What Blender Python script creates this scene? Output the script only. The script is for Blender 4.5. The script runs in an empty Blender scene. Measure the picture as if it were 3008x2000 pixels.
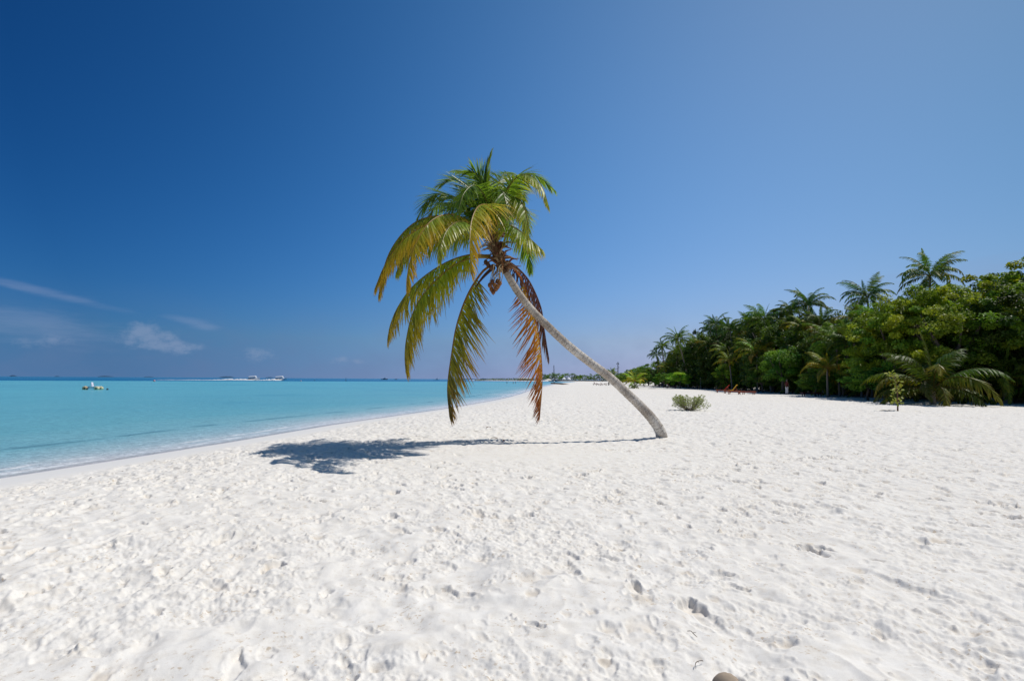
import bpy, math, random
import numpy as np
from mathutils import Vector, Matrix

random.seed(7)
RNG = np.random.default_rng(11)
scene = bpy.context.scene
COL = scene.collection
R = math.radians

# ------------------------------------------------------------------ camera
FPX, CX, CY = 1600.0, 1504.0, 1000.0
CAM = Vector((0.0, 0.0, 1.6))
SEA = -0.5
TH, PHI = math.atan(114.3 / FPX), 0.0062
FWD = Vector((0, math.cos(TH), math.sin(TH)))
_up = Vector((0, -math.sin(TH), math.cos(TH)))
UP = _up * math.cos(PHI) - Vector((1, 0, 0)) * math.sin(PHI)
RIGHT = Vector((1, 0, 0)) * math.cos(PHI) + _up * math.sin(PHI)
cd = bpy.data.cameras.new("camera")
cam = bpy.data.objects.new("camera", cd)
COL.objects.link(cam)
cd.sensor_width = 36.0
cd.lens = 36.0 * FPX / 3008.0
cd.clip_start, cd.clip_end = 0.05, 60000.0
cam.matrix_world = Matrix((
    (RIGHT.x, UP.x, -FWD.x, CAM.x), (RIGHT.y, UP.y, -FWD.y, CAM.y),
    (RIGHT.z, UP.z, -FWD.z, CAM.z), (0, 0, 0, 1)))
scene.camera = cam


def ray(px, py):
    return FWD * FPX + RIGHT * (px - CX) + UP * (CY - py)


def P(px, py, d):
    v = ray(px, py)
    return CAM + v * (d / v.y)


def G(px, py, z=0.0):
    v = ray(px, py)
    return CAM + v * ((z - CAM.z) / v.z)


def hor(px):
    return 1114.3 + 0.0062 * (px - CX)


# ------------------------------------------------------------------ light
SUN = Vector((0.565, 0.18, 1.0)).normalized()
SUN_EL = math.asin(SUN.z)
SUN_AZ = math.atan2(SUN.x, SUN.y)
sl = bpy.data.lights.new("sun", "SUN")
sl.energy, sl.angle, sl.color = 3.62, R(0.53), (1.0, 0.95, 0.88)
so = bpy.data.objects.new("sun", sl)
so.rotation_euler = SUN.to_track_quat("Z", "Y").to_euler()
COL.objects.link(so)


# ------------------------------------------------------------------ node helpers
class NT:
    def __init__(s, tree):
        s.t, s.n, s.l = tree, tree.nodes, tree.links

    def new(s, typ, **kw):
        n = s.n.new(typ)
        for k, v in kw.items():
            setattr(n, k, v)
        return n

    def link(s, a, b):
        s.l.new(a, b)

    def put(s, sock, v):
        if isinstance(v, bpy.types.NodeSocket):
            s.l.new(v, sock)
        elif isinstance(v, (tuple, list)) and len(v) == 3 and sock.type == "RGBA":
            sock.default_value = (*v, 1)
        else:
            sock.default_value = v

    def m(s, op, a, b=None, c=None, clamp=False):
        n = s.n.new("ShaderNodeMath")
        n.operation, n.use_clamp = op, clamp
        for i, v in enumerate((a, b, c)):
            if v is not None:
                s.put(n.inputs[i], v)
        return n.outputs[0]

    def ramp(s, fac, stops, interp="LINEAR"):
        n = s.n.new("ShaderNodeValToRGB")
        cr = n.color_ramp
        cr.interpolation = interp
        while len(cr.elements) < len(stops):
            cr.elements.new(0.5)
        for e, (p, c) in zip(cr.elements, stops):
            e.position = p
            e.color = (c, c, c, 1) if isinstance(c, (int, float)) else (*c, 1)
        s.put(n.inputs[0], fac)
        return n.outputs[0]

    def mix(s, fac, a, b, mode="MIX"):
        n = s.n.new("ShaderNodeMix")
        n.data_type, n.blend_type = "RGBA", mode
        s.put(n.inputs[0], fac)
        s.put(n.inputs[6], a)
        s.put(n.inputs[7], b)
        return n.outputs[2]

    def noise(s, vec, scale, detail=3.0, rough=0.5, dim="3D"):
        n = s.n.new("ShaderNodeTexNoise")
        n.noise_dimensions = dim
        if vec is not None:
            s.l.new(vec, n.inputs["Vector"])
        n.inputs["Scale"].default_value = scale
        n.inputs["Detail"].default_value = detail
        n.inputs["Roughness"].default_value = rough
        return n.outputs[0]

    def maprange(s, v, a, b, c=0.0, d=1.0, smooth=True):
        n = s.n.new("ShaderNodeMapRange")
        n.interpolation_type = "SMOOTHSTEP" if smooth else "LINEAR"
        s.put(n.inputs[0], v)
        for i, x in enumerate((a, b, c, d)):
            n.inputs[1 + i].default_value = x
        return n.outputs[0]

    def scalevec(s, vec, sc):
        n = s.n.new("ShaderNodeMapping")
        s.l.new(vec, n.inputs[0])
        n.inputs["Scale"].default_value = sc
        return n.outputs[0]

    def attr(s, name):
        return s.new("ShaderNodeAttribute", attribute_name=name)

    def bump(s, h, strength, dist):
        n = s.n.new("ShaderNodeBump")
        s.put(n.inputs["Height"], h)
        n.inputs["Strength"].default_value = strength
        n.inputs["Distance"].default_value = dist
        return n.outputs[0]


def material(name):
    mt = bpy.data.materials.new(name)
    mt.use_nodes = True
    nt = NT(mt.node_tree)
    bs = mt.node_tree.nodes["Principled BSDF"]
    out = mt.node_tree.nodes["Material Output"]
    return mt, nt, bs, out


# ------------------------------------------------------------------ world
wd = bpy.data.worlds.new("World")
scene.world = wd
wd.use_nodes = True
w = NT(wd.node_tree)
bg = wd.node_tree.nodes["Background"]
sky = w.new("ShaderNodeTexSky", sky_type="NISHITA")
sky.sun_disc = False
sky.sun_elevation, sky.sun_rotation = SUN_EL, SUN_AZ
sky.altitude, sky.air_density, sky.dust_density, sky.ozone_density = 0, 1.0, 0.6, 1.6
tc = w.new("ShaderNodeTexCoord")
DIR = tc.outputs["Generated"]
sx = w.new("ShaderNodeSeparateXYZ")
w.link(DIR, sx.inputs[0])
vx, vy, vz = sx.outputs
low_ = w.new("ShaderNodeCombineXYZ")  # keep the lookup clear of the brown band at the very horizon
w.link(vx, low_.inputs[0])
w.link(vy, low_.inputs[1])
w.put(low_.inputs[2], w.m("MAXIMUM", vz, 0.07))
w.link(low_.outputs[0], sky.inputs[0])
dotn = w.new("ShaderNodeVectorMath", operation="DOT_PRODUCT")
w.link(DIR, dotn.inputs[0])
dotn.inputs[1].default_value = SUN
dsun = dotn.outputs["Value"]
az = w.m("ARCTAN2", vx, vy)
el = w.m("ARCSINE", vz)
# polarised sky: darkest about 90 degrees from the sun, paler towards it; haze low down
CENTRE = ray(1850, 500).normalized()
dn2 = w.new("ShaderNodeVectorMath", operation="DOT_PRODUCT")
w.link(DIR, dn2.inputs[0])
dn2.inputs[1].default_value = CENTRE
cg = w.m("MAXIMUM", dn2.outputs["Value"], 0.62)
zen = w.m("MAXIMUM", w.m("SUBTRACT", vz, 0.6), 0.0)
cg2 = w.m("MULTIPLY", cg, cg)
d2_ = w.m("MULTIPLY", dsun, dsun)
h6_ = w.m("POWER", w.m("SUBTRACT", 1.0, w.m("MAXIMUM", vz, 0.0), clamp=True), 6.0)
tint = w.new("ShaderNodeCombineColor")
for i, (k0, k1, k2, k3, k4, k5) in enumerate([(-3.17, -1.334, 2.22, 0.80, 0.842, 2.708), (-1.3, -0.666, 0.877, -0.112, 0.35, 1.458),
                                              (-0.622, -0.361, 0.264, -0.042, 0.083, 1.082)]):
    e_ = w.m("MULTIPLY_ADD", dsun, k1, k0)
    for a_, k_ in ((d2_, k2), (h6_, k3), (w.m("MAXIMUM", vx, -0.7), k4), (cg2, k5), (zen, (2.6, 1.2, 0.5)[i])):
        e_ = w.m("MULTIPLY_ADD", a_, k_, e_)
    w.put(tint.inputs[i], w.m("EXPONENT", e_))
base = w.mix(1.0, sky.outputs[0], tint.outputs[0], "MULTIPLY")


def azel(px, py):
    v = ray(px, py).normalized()
    return math.atan2(v.x, v.y), math.asin(v.z)


def blob(px, py, wx, wy, tilt=0.0):
    a0, e0 = azel(px, py)
    da, de = w.m("SUBTRACT", az, a0), w.m("SUBTRACT", el, e0)
    c, s_ = math.cos(tilt), math.sin(tilt)
    u = w.m("ADD", w.m("MULTIPLY", da, c), w.m("MULTIPLY", de, s_))
    v = w.m("SUBTRACT", w.m("MULTIPLY", de, c), w.m("MULTIPLY", da, s_))
    u2 = w.m("POWER", w.m("ABSOLUTE", w.m("DIVIDE", u, wx / FPX)), 2.0)
    v2 = w.m("POWER", w.m("ABSOLUTE", w.m("DIVIDE", v, wy / FPX)), 2.0)
    return w.m("EXPONENT", w.m("MULTIPLY", w.m("ADD", u2, v2), -1.0))


cv = w.new("ShaderNodeCombineXYZ")
w.put(cv.inputs[0], w.m("MULTIPLY", az, 1.0))
w.put(cv.inputs[1], w.m("MULTIPLY", el, 1.5))
n_cu = w.noise(cv.outputs[0], 46.0, 8.0, 0.66)
n_ci = w.noise(w.scalevec(cv.outputs[0], (1.0, 4.0, 1.0)), 16.0, 6.0, 0.6)
n_cm = w.noise(cv.outputs[0], 9.0, 4.0, 0.6)
cum = None
for a in [(425, 978, 52, 34, 0), (440, 996, 74, 34, 0), (470, 1012, 78, 22, 0), (520, 1020, 66, 20, 0), (170, 1000, 42, 20, 0, .62), (95, 1010, 70, 22, 0, .55),
          (760, 1042, 52, 24, 0, .85), (1000, 1058, 40, 16, 0, .65), (1050, 1062, 50, 12, 0, .6),]:
    b = w.m("MULTIPLY", blob(*a[:5]), a[5] if len(a) > 5 else 1.0)
    cum = b if cum is None else w.m("MAXIMUM", cum, b)
cumd = w.m("MULTIPLY", w.maprange(w.m("ADD", w.m("MULTIPLY", cum, 0.45), n_cu), 0.62, 1.02), w.maprange(cum, 0.1, 0.75))
cir = None
for a in [(560, 944, 70, 13, -0.19), (600, 958, 45, 14, -0.1), (130, 858, 170, 12, -0.20), (30, 838, 90, 9, -0.2),
          (90, 955, 190, 42, -0.1), (2800, 840, 300, 60, 0.1)]:
    b = blob(*a)
    cir = b if cir is None else w.m("MAXIMUM", cir, b)
cird = w.m("MULTIPLY", w.maprange(w.m("ADD", w.m("MULTIPLY", cir, 0.7), w.m("MULTIPLY", n_ci, 0.8)), 0.55, 1.3), 0.34)
haze = w.m("MULTIPLY", w.maprange(el, 0.16, 0.0), w.maprange(n_cm, 0.30, 0.75, 0.05, 0.34))
hz = w.mix(haze, base, (1.75, 2.45, 4.5))
cl = w.mix(w.m("MULTIPLY", cird, 1.0), hz, (3.0, 4.0, 6.4))
cl = w.mix(w.m("MULTIPLY", cumd, 0.55), cl, (3.1, 4.1, 6.2))
w.put(bg.inputs[0], cl)
bg.inputs[1].default_value = 0.08


# ------------------------------------------------------------------ object helpers
def tag(o, label=None, cat=None, group=None, kind=None):
    for k, v in (("label", label), ("category", cat), ("group", group), ("kind", kind)):
        if v is not None:
            o[k] = v
    return o


def empty(name, loc, rz=0.0):
    o = bpy.data.objects.new(name, None)
    o.empty_display_size = 0.3
    COL.objects.link(o)
    o.location = loc
    o.rotation_euler = (0, 0, rz)
    return o


class MB:
    """collects verts, faces and a colour per vertex for one mesh"""

    def __init__(s):
        s.v, s.f, s.c, s.a = [], [], [], []

    def add(s, vs, fs, col=(1, 1, 1), along=0.0):
        o = len(s.v)
        s.v += [tuple(x) for x in vs]
        s.f += [tuple(i + o for i in f) for f in fs]
        if callable(col):
            s.c += [col(i) for i in range(len(vs))]
        else:
            s.c += [tuple(col)] * len(vs)
        s.a += list(along) if hasattr(along, "__len__") else [along] * len(vs)

    def box(s, c, size, rot=None, col=(1, 1, 1), bev=0.0):
        x, y, z = size[0] / 2, size[1] / 2, size[2] / 2
        vs = [Vector((a * x, b * y, e * z)) for a in (-1, 1) for b in (-1, 1) for e in (-1, 1)]
        if rot is not None:
            vs = [rot @ q for q in vs]
        vs = [q + Vector(c) for q in vs]
        s.add(vs, [(0, 1, 3, 2), (4, 6, 7, 5), (0, 4, 5, 1), (2, 3, 7, 6), (0, 2, 6, 4), (1, 5, 7, 3)], col)

    def tube(s, pts, rad, sides=8, col=(1, 1, 1), cap=True, jitter=None):
        pts = [Vector(p) for p in pts]
        n = len(pts)
        rad = rad if hasattr(rad, "__len__") else [rad] * n
        vs, al, L = [], [], 0.0
        T0 = (pts[1] - pts[0]).normalized()
        N = T0.cross(Vector((0, 1, 0.01)))
        if N.length < 0.1:
            N = T0.cross(Vector((1, 0, 0)))
        N.normalize()
        for i, p in enumerate(pts):
            T = (pts[min(i + 1, n - 1)] - pts[max(i - 1, 0)]).normalized()
            N = (N - T * N.dot(T)).normalized()
            B = T.cross(N)
            if i:
                L += (p - pts[i - 1]).length
            for k in range(sides):
                a = 2 * math.pi * k / sides
                rr = rad[i] * (jitter(i, k) if jitter else 1.0)
                vs.append(p + (N * math.cos(a) + B * math.sin(a)) * rr)
                al.append(L)
        fs = [(i * sides + k, i * sides + (k + 1) % sides, (i + 1) * sides + (k + 1) % sides, (i + 1) * sides + k)
              for i in range(n - 1) for k in range(sides)]
        if cap:
            fs += [tuple(reversed(range(sides))), tuple((n - 1) * sides + k for k in range(sides))]
        s.add(vs, fs, col, al)

    def ball(s, c, r, seg=10, ring=7, col=(1, 1, 1), jit=0.0, seed=0, rot=None):
        rr = random.Random(seed)
        r = r if hasattr(r, "__len__") else (r, r, r)
        vs = [Vector((0, 0, r[2]))]
        for i in range(1, ring):
            t = math.pi * i / ring
            for k in range(seg):
                a = 2 * math.pi * k / seg
                j = 1 + rr.uniform(-jit, jit)
                vs.append(Vector((r[0] * math.sin(t) * math.cos(a) * j, r[1] * math.sin(t) * math.sin(a) * j, r[2] * math.cos(t) * j)))
        vs.append(Vector((0, 0, -r[2])))
        fs = [(0, 1 + k, 1 + (k + 1) % seg) for k in range(seg)]
        for i in range(ring - 2):
            for k in range(seg):
                a, b = 1 + i * seg + k, 1 + i * seg + (k + 1) % seg
                fs.append((a, a + seg, b + seg, b))
        q = 1 + (ring - 2) * seg
        fs += [(q + (k + 1) % seg, q + k, len(vs) - 1) for k in range(seg)]
        if rot is not None:
            vs = [rot @ v for v in vs]
        s.add([v + Vector(c) for v in vs], fs, col)

    def mesh(s, name, mat, smooth=False):
        me = bpy.data.meshes.new(name)
        me.from_pydata(s.v, [], s.f)
        ca = me.color_attributes.new("Col", "FLOAT_COLOR", "POINT")
        arr = np.ones((len(s.v), 4), np.float32)
        arr[:, :3] = np.array(s.c, np.float32)
        ca.data.foreach_set("color", arr.ravel())
        at = me.attributes.new("along", "FLOAT", "POINT")
        at.data.foreach_set("value", np.array(s.a, np.float32))
        me.materials.append(mat)
        if smooth:
            me.polygons.foreach_set("use_smooth", np.ones(len(me.polygons), bool))
        me.update()
        return me

    def build(s, name, mat, parent=None, smooth=False):
        return place(s.mesh(name, mat, smooth), name, parent)


def place(me, name, parent=None, loc=(0, 0, 0), rot=(0, 0, 0), sc=(1, 1, 1)):
    o = bpy.data.objects.new(name, me)
    COL.objects.link(o)
    o.location, o.rotation_euler = loc, rot
    o.scale = sc if hasattr(sc, "__len__") else (sc, sc, sc)
    if parent is not None:
        o.parent = parent
    return o


def copy_tree(o, parent=None):
    c = o.copy()
    COL.objects.link(c)
    if parent is not None:
        c.parent = parent
    for ch in list(o.children):
        copy_tree(ch, c)
    return c


def catmull(pts, n):
    pts = [Vector(p) for p in pts]
    q = [pts[0] * 2 - pts[1]] + pts + [pts[-1] * 2 - pts[-2]]
    seg = len(pts) - 1
    out = []
    for i in range(n + 1):
        t = i / n * seg
        k = min(int(t), seg - 1)
        u = t - k
        a, b, c, d = q[k:k + 4]
        out.append(0.5 * ((2 * b) + (c - a) * u + (2 * a - 5 * b + 4 * c - d) * u * u + (3 * b - a - 3 * c + d) * u ** 3))
    # resample by arc length
    L = [0.0]
    for i in range(n):
        L.append(L[-1] + (out[i + 1] - out[i]).length)
    res, k = [], 0
    for i in range(n + 1):
        s = L[-1] * i / n
        while k < n - 1 and L[k + 1] < s:
            k += 1
        u = (s - L[k]) / max(1e-9, L[k + 1] - L[k])
        res.append(out[k].lerp(out[k + 1], u))
    return res


def lerp3(a, b, t):
    return tuple(x + (y - x) * t for x, y in zip(a, b))


# ------------------------------------------------------------------ materials
def leaf_material(name, rough=0.38, trans=0.35, spec=0.5, obj_tint=False):
    mt, nt, bs, out = material(name)
    c = nt.attr("Col").outputs["Color"]
    if obj_tint:
        oi = nt.new("ShaderNodeObjectInfo")
        c = nt.mix(1.0, c, oi.outputs["Color"], "MULTIPLY")
    nt.put(bs.inputs["Base Color"], c)
    bs.inputs["Roughness"].default_value = rough
    bs.inputs["Specular IOR Level"].default_value = spec
    tr = nt.new("ShaderNodeBsdfTranslucent")
    nt.put(tr.inputs[0], nt.mix(1.0, c, (1.5, 1.35, 0.8), "MULTIPLY"))
    mx = nt.new("ShaderNodeMixShader")
    mx.inputs[0].default_value = trans
    nt.link(bs.outputs[0], mx.inputs[1])
    nt.link(tr.outputs[0], mx.inputs[2])
    nt.link(mx.outputs[0], out.inputs[0])
    return mt


M_FROND = leaf_material("palm_leaf", 0.40, 0.52, 0.42)
M_FFROND = leaf_material("forest_palm_leaf", 0.5, 0.34, 0.32, True)
M_LEAF = leaf_material("broad_leaf", 0.5, 0.36, 0.3, True)


def vcol_material(name, rough=0.6, spec=0.3, nscale=20.0, namp=0.3, bump=0.0, metal=0.0):
    mt, nt, bs, out = material(name)
    tcn = nt.new("ShaderNodeTexCoord")
    n = nt.noise(tcn.outputs["Object"], nscale, 5.0, 0.6)
    f = nt.maprange(n, 0.25, 0.75, 1 - namp, 1 + namp * 0.5, False)
    cmb = nt.new("ShaderNodeCombineColor")
    for i in range(3):
        nt.put(cmb.inputs[i], f)
    nt.put(bs.inputs["Base Color"], nt.mix(1.0, nt.attr("Col").outputs["Color"], cmb.outputs[0], "MULTIPLY"))
    bs.inputs["Roughness"].default_value = rough
    bs.inputs["Specular IOR Level"].default_value = spec
    bs.inputs["Metallic"].default_value = metal
    if bump:
        nt.put(bs.inputs["Normal"], nt.bump(n, 0.6, bump))
    return mt


M_WOOD = vcol_material("painted_wood", 0.55, 0.3, 12, 0.35, 0.004)
M_FIBRE = vcol_material("palm_fibre", 0.85, 0.15, 30, 0.55, 0.01)
M_BARK = vcol_material("bark", 0.85, 0.2, 14, 0.45, 0.02)
M_CLOTH = vcol_material("cloth", 0.85, 0.1, 25, 0.15, 0.004)
M_PAINT = vcol_material("boat_paint", 0.3, 0.5, 3, 0.08)
M_METAL = vcol_material("painted_steel", 0.5, 0.4, 8, 0.2)
M_STONE = vcol_material("stone", 0.85, 0.2, 9, 0.35, 0.01)
M_CORAL = vcol_material("bleached_coral", 0.8, 0.2, 40, 0.12)
M_SKIN = vcol_material("skin", 0.55, 0.3, 10, 0.1)
M_FOAM = vcol_material("foam", 0.7, 0.2, 1.2, 0.25)
M_FAR = leaf_material("island_leaf", 0.6, 0.2, 0.2, True)

# hero palm bark
M_TRUNK, nt, bs, out = material("ringed_palm_bark")
al = nt.attr("along").outputs["Fac"]
tcn = nt.new("ShaderNodeTexCoord")
nb = nt.noise(tcn.outputs["Object"], 9.0, 6.0, 0.65)
ns = nt.noise(tcn.outputs["Object"], 38.0, 4.0, 0.65)
nl = nt.noise(tcn.outputs["Object"], 2.2, 3.0, 0.5)
ring = nt.m("FRACT", nt.m("ADD", nt.m("MULTIPLY", al, 9.0), nt.m("ADD", nt.m("MULTIPLY", nb, 1.4), nt.m("MULTIPLY", ns, 0.25))))
crack = nt.maprange(ring, 0.0, 0.28, 1.0, 0.0)
crack = nt.m("MULTIPLY", crack, nt.maprange(nb, 0.38, 0.56))
blk = nt.maprange(nt.m("ADD", nt.m("MULTIPLY", ns, 0.5), nt.m("MULTIPLY", nb, 0.5)), 0.57, 0.64)
c0 = nt.ramp(nt.m("ADD", nt.m("MULTIPLY", ns, 0.55), nt.m("MULTIPLY", nl, 0.45)),
             [(0.36, (0.20, 0.16, 0.125)), (0.47, (0.43, 0.375, 0.32)), (0.60, (0.70, 0.66, 0.60))])
c1 = nt.mix(nt.m("MULTIPLY", crack, nt.maprange(nl, 0.3, 0.7, 0.25, 0.9)), c0, (0.10, 0.075, 0.055))
c1 = nt.mix(nt.m("MULTIPLY", blk, 0.75), c1, (0.07, 0.055, 0.045))
upt = nt.maprange(al, 5.2, 6.6)
c2 = nt.mix(nt.m("MULTIPLY", upt, 0.55), c1, (0.13, 0.095, 0.065))
nt.put(bs.inputs["Base Color"], c2)
bs.inputs["Roughness"].default_value = 0.82
bs.inputs["Specular IOR Level"].default_value = 0.2
hh = nt.m("SUBTRACT", nt.m("MULTIPLY", ns, 0.6), nt.m("MULTIPLY", crack, 0.9))
nt.put(bs.inputs["Normal"], nt.bump(hh, 0.7, 0.008))

# sand
M_SAND, nt, bs, out = material("coral_sand")
geo = nt.new("ShaderNodeNewGeometry")
pos = geo.outputs["Position"]
sh = nt.attr("shore").outputs["Fac"]
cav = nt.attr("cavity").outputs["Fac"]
n1 = nt.noise(pos, 0.55, 4.0, 0.6)
n2 = nt.noise(pos, 7.0, 5.0, 0.65)
n3 = nt.noise(pos, 160.0, 2.0, 0.6)
csand = nt.ramp(n2, [(0.30, (0.72, 0.675, 0.61)), (0.50, (0.79, 0.757, 0.705)), (0.70, (0.825, 0.798, 0.755))])
tan = nt.m("MULTIPLY", nt.maprange(n2, 0.50, 0.72), nt.maprange(n1, 0.42, 0.68))
csand = nt.mix(nt.m("MULTIPLY", tan, 0.6), csand, (0.66, 0.56, 0.42))
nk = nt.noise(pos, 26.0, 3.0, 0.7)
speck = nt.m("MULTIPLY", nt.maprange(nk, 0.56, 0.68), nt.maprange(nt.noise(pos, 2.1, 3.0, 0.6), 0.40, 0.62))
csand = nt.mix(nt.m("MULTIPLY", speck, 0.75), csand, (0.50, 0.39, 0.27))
csand = nt.mix(nt.m("MULTIPLY", cav, 0.75), csand, (0.56, 0.46, 0.34))  # tan rubble in the prints, also occlusion shade painted into the hollows
grain = nt.maprange(n3, 0.2, 0.8, 0.90, 1.05, False)
gc = nt.new("ShaderNodeCombineColor")
for i in range(3):
    nt.put(gc.inputs[i], grain)
csand = nt.mix(1.0, csand, gc.outputs[0], "MULTIPLY")
shn = nt.m("ADD", sh, nt.m("MULTIPLY", nt.m("SUBTRACT", n1, 0.5), 0.5))
damp = nt.maprange(shn, 1.2, 3.0, 1.0, 0.0)
csand = nt.mix(nt.m("MULTIPLY", damp, 0.8), csand, (0.70, 0.69, 0.675))
wet = nt.maprange(shn, -0.15, 0.35, 1.0, 0.0)
csand = nt.mix(wet, csand, (0.74, 0.70, 0.70))
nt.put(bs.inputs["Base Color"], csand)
nt.put(bs.inputs["Roughness"], nt.maprange(wet, 0.0, 1.0, 0.95, 0.35, False))
nt.put(bs.inputs["Specular IOR Level"], nt.maprange(wet, 0.0, 1.0, 0.12, 0.35, False))
dry = nt.maprange(shn, 1.6, 3.0)
nf = nt.noise(pos, 3.6, 6.0, 0.62)
rr_ = nt.m("LENGTH" if False else "MULTIPLY", nf, 1.0)
farw = nt.attr("farness").outputs["Fac"]
hb = nt.m("ADD", nt.m("MULTIPLY", n3, 0.05), nt.m("MULTIPLY", nt.m("MULTIPLY", nf, farw), 1.0))
nt.put(bs.inputs["Normal"], nt.bump(nt.m("MULTIPLY", hb, dry), 0.7, 0.055))

# sea
M_SEA, nt, bs, out = material("lagoon_water")
geo = nt.new("ShaderNodeNewGeometry")
pos = geo.outputs["Position"]
so_ = nt.attr("offshore").outputs["Fac"]
deep = nt.attr("deep").outputs["Fac"]
lgs = nt.attr("logoff").outputs["Fac"]
nA = nt.noise(nt.scalevec(pos, (0.5, 0.12, 1)), 0.32, 5.0, 0.6)
nB = nt.noise(pos, 0.055, 4.0, 0.55)
csea = nt.ramp(nt.m("ADD", lgs, nt.m("MULTIPLY", nt.m("SUBTRACT", nA, 0.5), 0.07)),
               [(0.0, (0.74, 0.70, 0.705)), (0.10, (0.70, 0.69, 0.70)), (0.21, (0.46, 0.575, 0.60)), (0.31, (0.24, 0.47, 0.52)), (0.43, (0.155, 0.42, 0.485)),
                (0.58, (0.14, 0.42, 0.50)), (0.78, (0.135, 0.455, 0.545)), (1.0, (0.135, 0.475, 0.575))])
csea = nt.mix(nt.maprange(nB, 0.35, 0.7, 0.0, 0.5), csea, (0.10, 0.37, 0.48))
# dark weed line a few metres out
wl = nt.m("ADD", so_, nt.m("MULTIPLY", nt.m("SUBTRACT", nA, 0.5), 1.6))
wline = nt.m("MULTIPLY", nt.maprange(nt.m("ABSOLUTE", nt.m("SUBTRACT", wl, 4.9)), 0.0, 0.42, 1.0, 0.0),
             nt.maprange(nt.noise(pos, 0.45, 2.0), 0.42, 0.60))
csea = nt.mix(nt.m("MULTIPLY", wline, 0.5), csea, (0.03, 0.12, 0.16))
nD = nt.m("ADD", deep, nt.m("MULTIPLY", nt.m("SUBTRACT", nB, 0.5), 0.25))
dcol = nt.ramp(nD, [(0.0, (0.01, 0.20, 0.34)), (0.4, (0.004, 0.13, 0.29)), (0.75, (0.02, 0.17, 0.33)), (1.0, (0.035, 0.17, 0.33))])
csea = nt.mix(nt.maprange(nD, 0.02, 0.10), csea, dcol)
# swash foam
fo = nt.m("ADD", so_, nt.m("MULTIPLY", nt.m("SUBTRACT", nt.noise(nt.scalevec(pos, (1, 0.4, 1)), 1.3, 5.0, 0.6), 0.5), 1.1))
foam = nt.m("MULTIPLY", nt.maprange(nt.m("ABSOLUTE", nt.m("SUBTRACT", nt.m("PINGPONG", nt.m("MAXIMUM", fo, 0.0), 0.95), 0.62)), 0.0, 0.2, 1.0, 0.0),
            nt.m("MULTIPLY", nt.maprange(nt.noise(pos, 0.5, 4.0, 0.65), 0.40, 0.60), nt.maprange(fo, 1.7, 2.1, 1.0, 0.0)))
csea = nt.mix(nt.m("MULTIPLY", foam, 0.9), csea, (0.86, 0.87, 0.87))
rip = nt.noise(nt.scalevec(pos, (0.8, 1.6, 1)), 3.2, 4.0, 0.7)
rip2 = nt.noise(nt.scalevec(pos, (1.0, 2.4, 1)), 6.5, 3.0, 0.7)
nearw = nt.maprange(so_, 1.0, 9.0, 0.42, 0.0)
rg = nt.m("ADD", nt.maprange(rip, 0.25, 0.75, 0.80, 1.16, False), nt.m("MULTIPLY", nt.m("SUBTRACT", nt.maprange(rip2, 0.42, 0.68), 0.35), nearw))  # ripple light and dark and near-shore sparkle, painted into the water colour
rc = nt.new("ShaderNodeCombineColor")
for i in range(3):
    nt.put(rc.inputs[i], rg)
csea = nt.mix(1.0, csea, rc.outputs[0], "MULTIPLY")
nt.put(bs.inputs["Base Color"], csea)
bs.inputs["IOR"].default_value = 1.33
bs.inputs["Specular IOR Level"].default_value = 0.12
bs.inputs["Roughness"].default_value = 0.22
wv = nt.m("ADD", nt.noise(nt.scalevec(pos, (1.0, 1.8, 1)), 1.6, 5.0, 0.62), nt.m("MULTIPLY", nt.noise(pos, 9.0, 3.0, 0.6), 0.25))
nt.put(bs.inputs["Normal"], nt.bump(wv, 0.65, 0.22))
tr = nt.new("ShaderNodeBsdfTransparent")
tr.inputs[0].default_value = (0.97, 0.985, 0.985, 1)
mx = nt.new("ShaderNodeMixShader")
alpha = nt.m("MAXIMUM", nt.maprange(so_, 0.0, 0.45, 0.35, 1.0), nt.m("MULTIPLY", foam, 0.8))
nt.put(mx.inputs[0], alpha)
nt.link(tr.outputs[0], mx.inputs[1])
nt.link(bs.outputs[0], mx.inputs[2])
nt.link(mx.outputs[0], out.inputs[0])

# ------------------------------------------------------------------ terrain
shore = [(-15, -220), (-13.2, -40), (-12.2, -6), (-11.4, 3), (-10.6, 11.2), (-9.3, 17.1), (-8.55, 22.4), (-6.9, 30), (-4.6, 39),
         (0.2, 68.6), (6.8, 137), (18, 235), (29.6, 330), (46, 420), (62, 520), (66, 640)]
_c = catmull([(x, y, 0) for x, y in shore], 120)
land = [(p.x, p.y) for p in _c] + [(40, 700), (0, 745), (-15, 772), (-42, 785), (-64, 805), (-72, 830), (-40, 900), (100, 1050), (900, 1200),
                                   (2600, 1200), (2600, -220)]
LAND = np.array(land)


def signed(X, Y):
    """distance to the shoreline: positive on land"""
    d2 = np.full(X.shape, 1e18)
    ins = np.zeros(X.shape, bool)
    n = len(LAND)
    for i in range(n):
        ax, ay = LAND[i]
        bx, by = LAND[(i + 1) % n]
        ex, ey = bx - ax, by - ay
        t = np.clip(((X - ax) * ex + (Y - ay) * ey) / (ex * ex + ey * ey), 0, 1)
        d2 = np.minimum(d2, (X - ax - t * ex) ** 2 + (Y - ay - t * ey) ** 2)
        if ay != by:
            cr = (Y < max(ay, by)) & (Y >= min(ay, by)) & (X < ax + (Y - ay) * ex / ey)
            ins ^= cr
    s = np.sqrt(d2)
    return np.where(ins, s, -s)


_T = RNG.random((256, 256))


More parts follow.
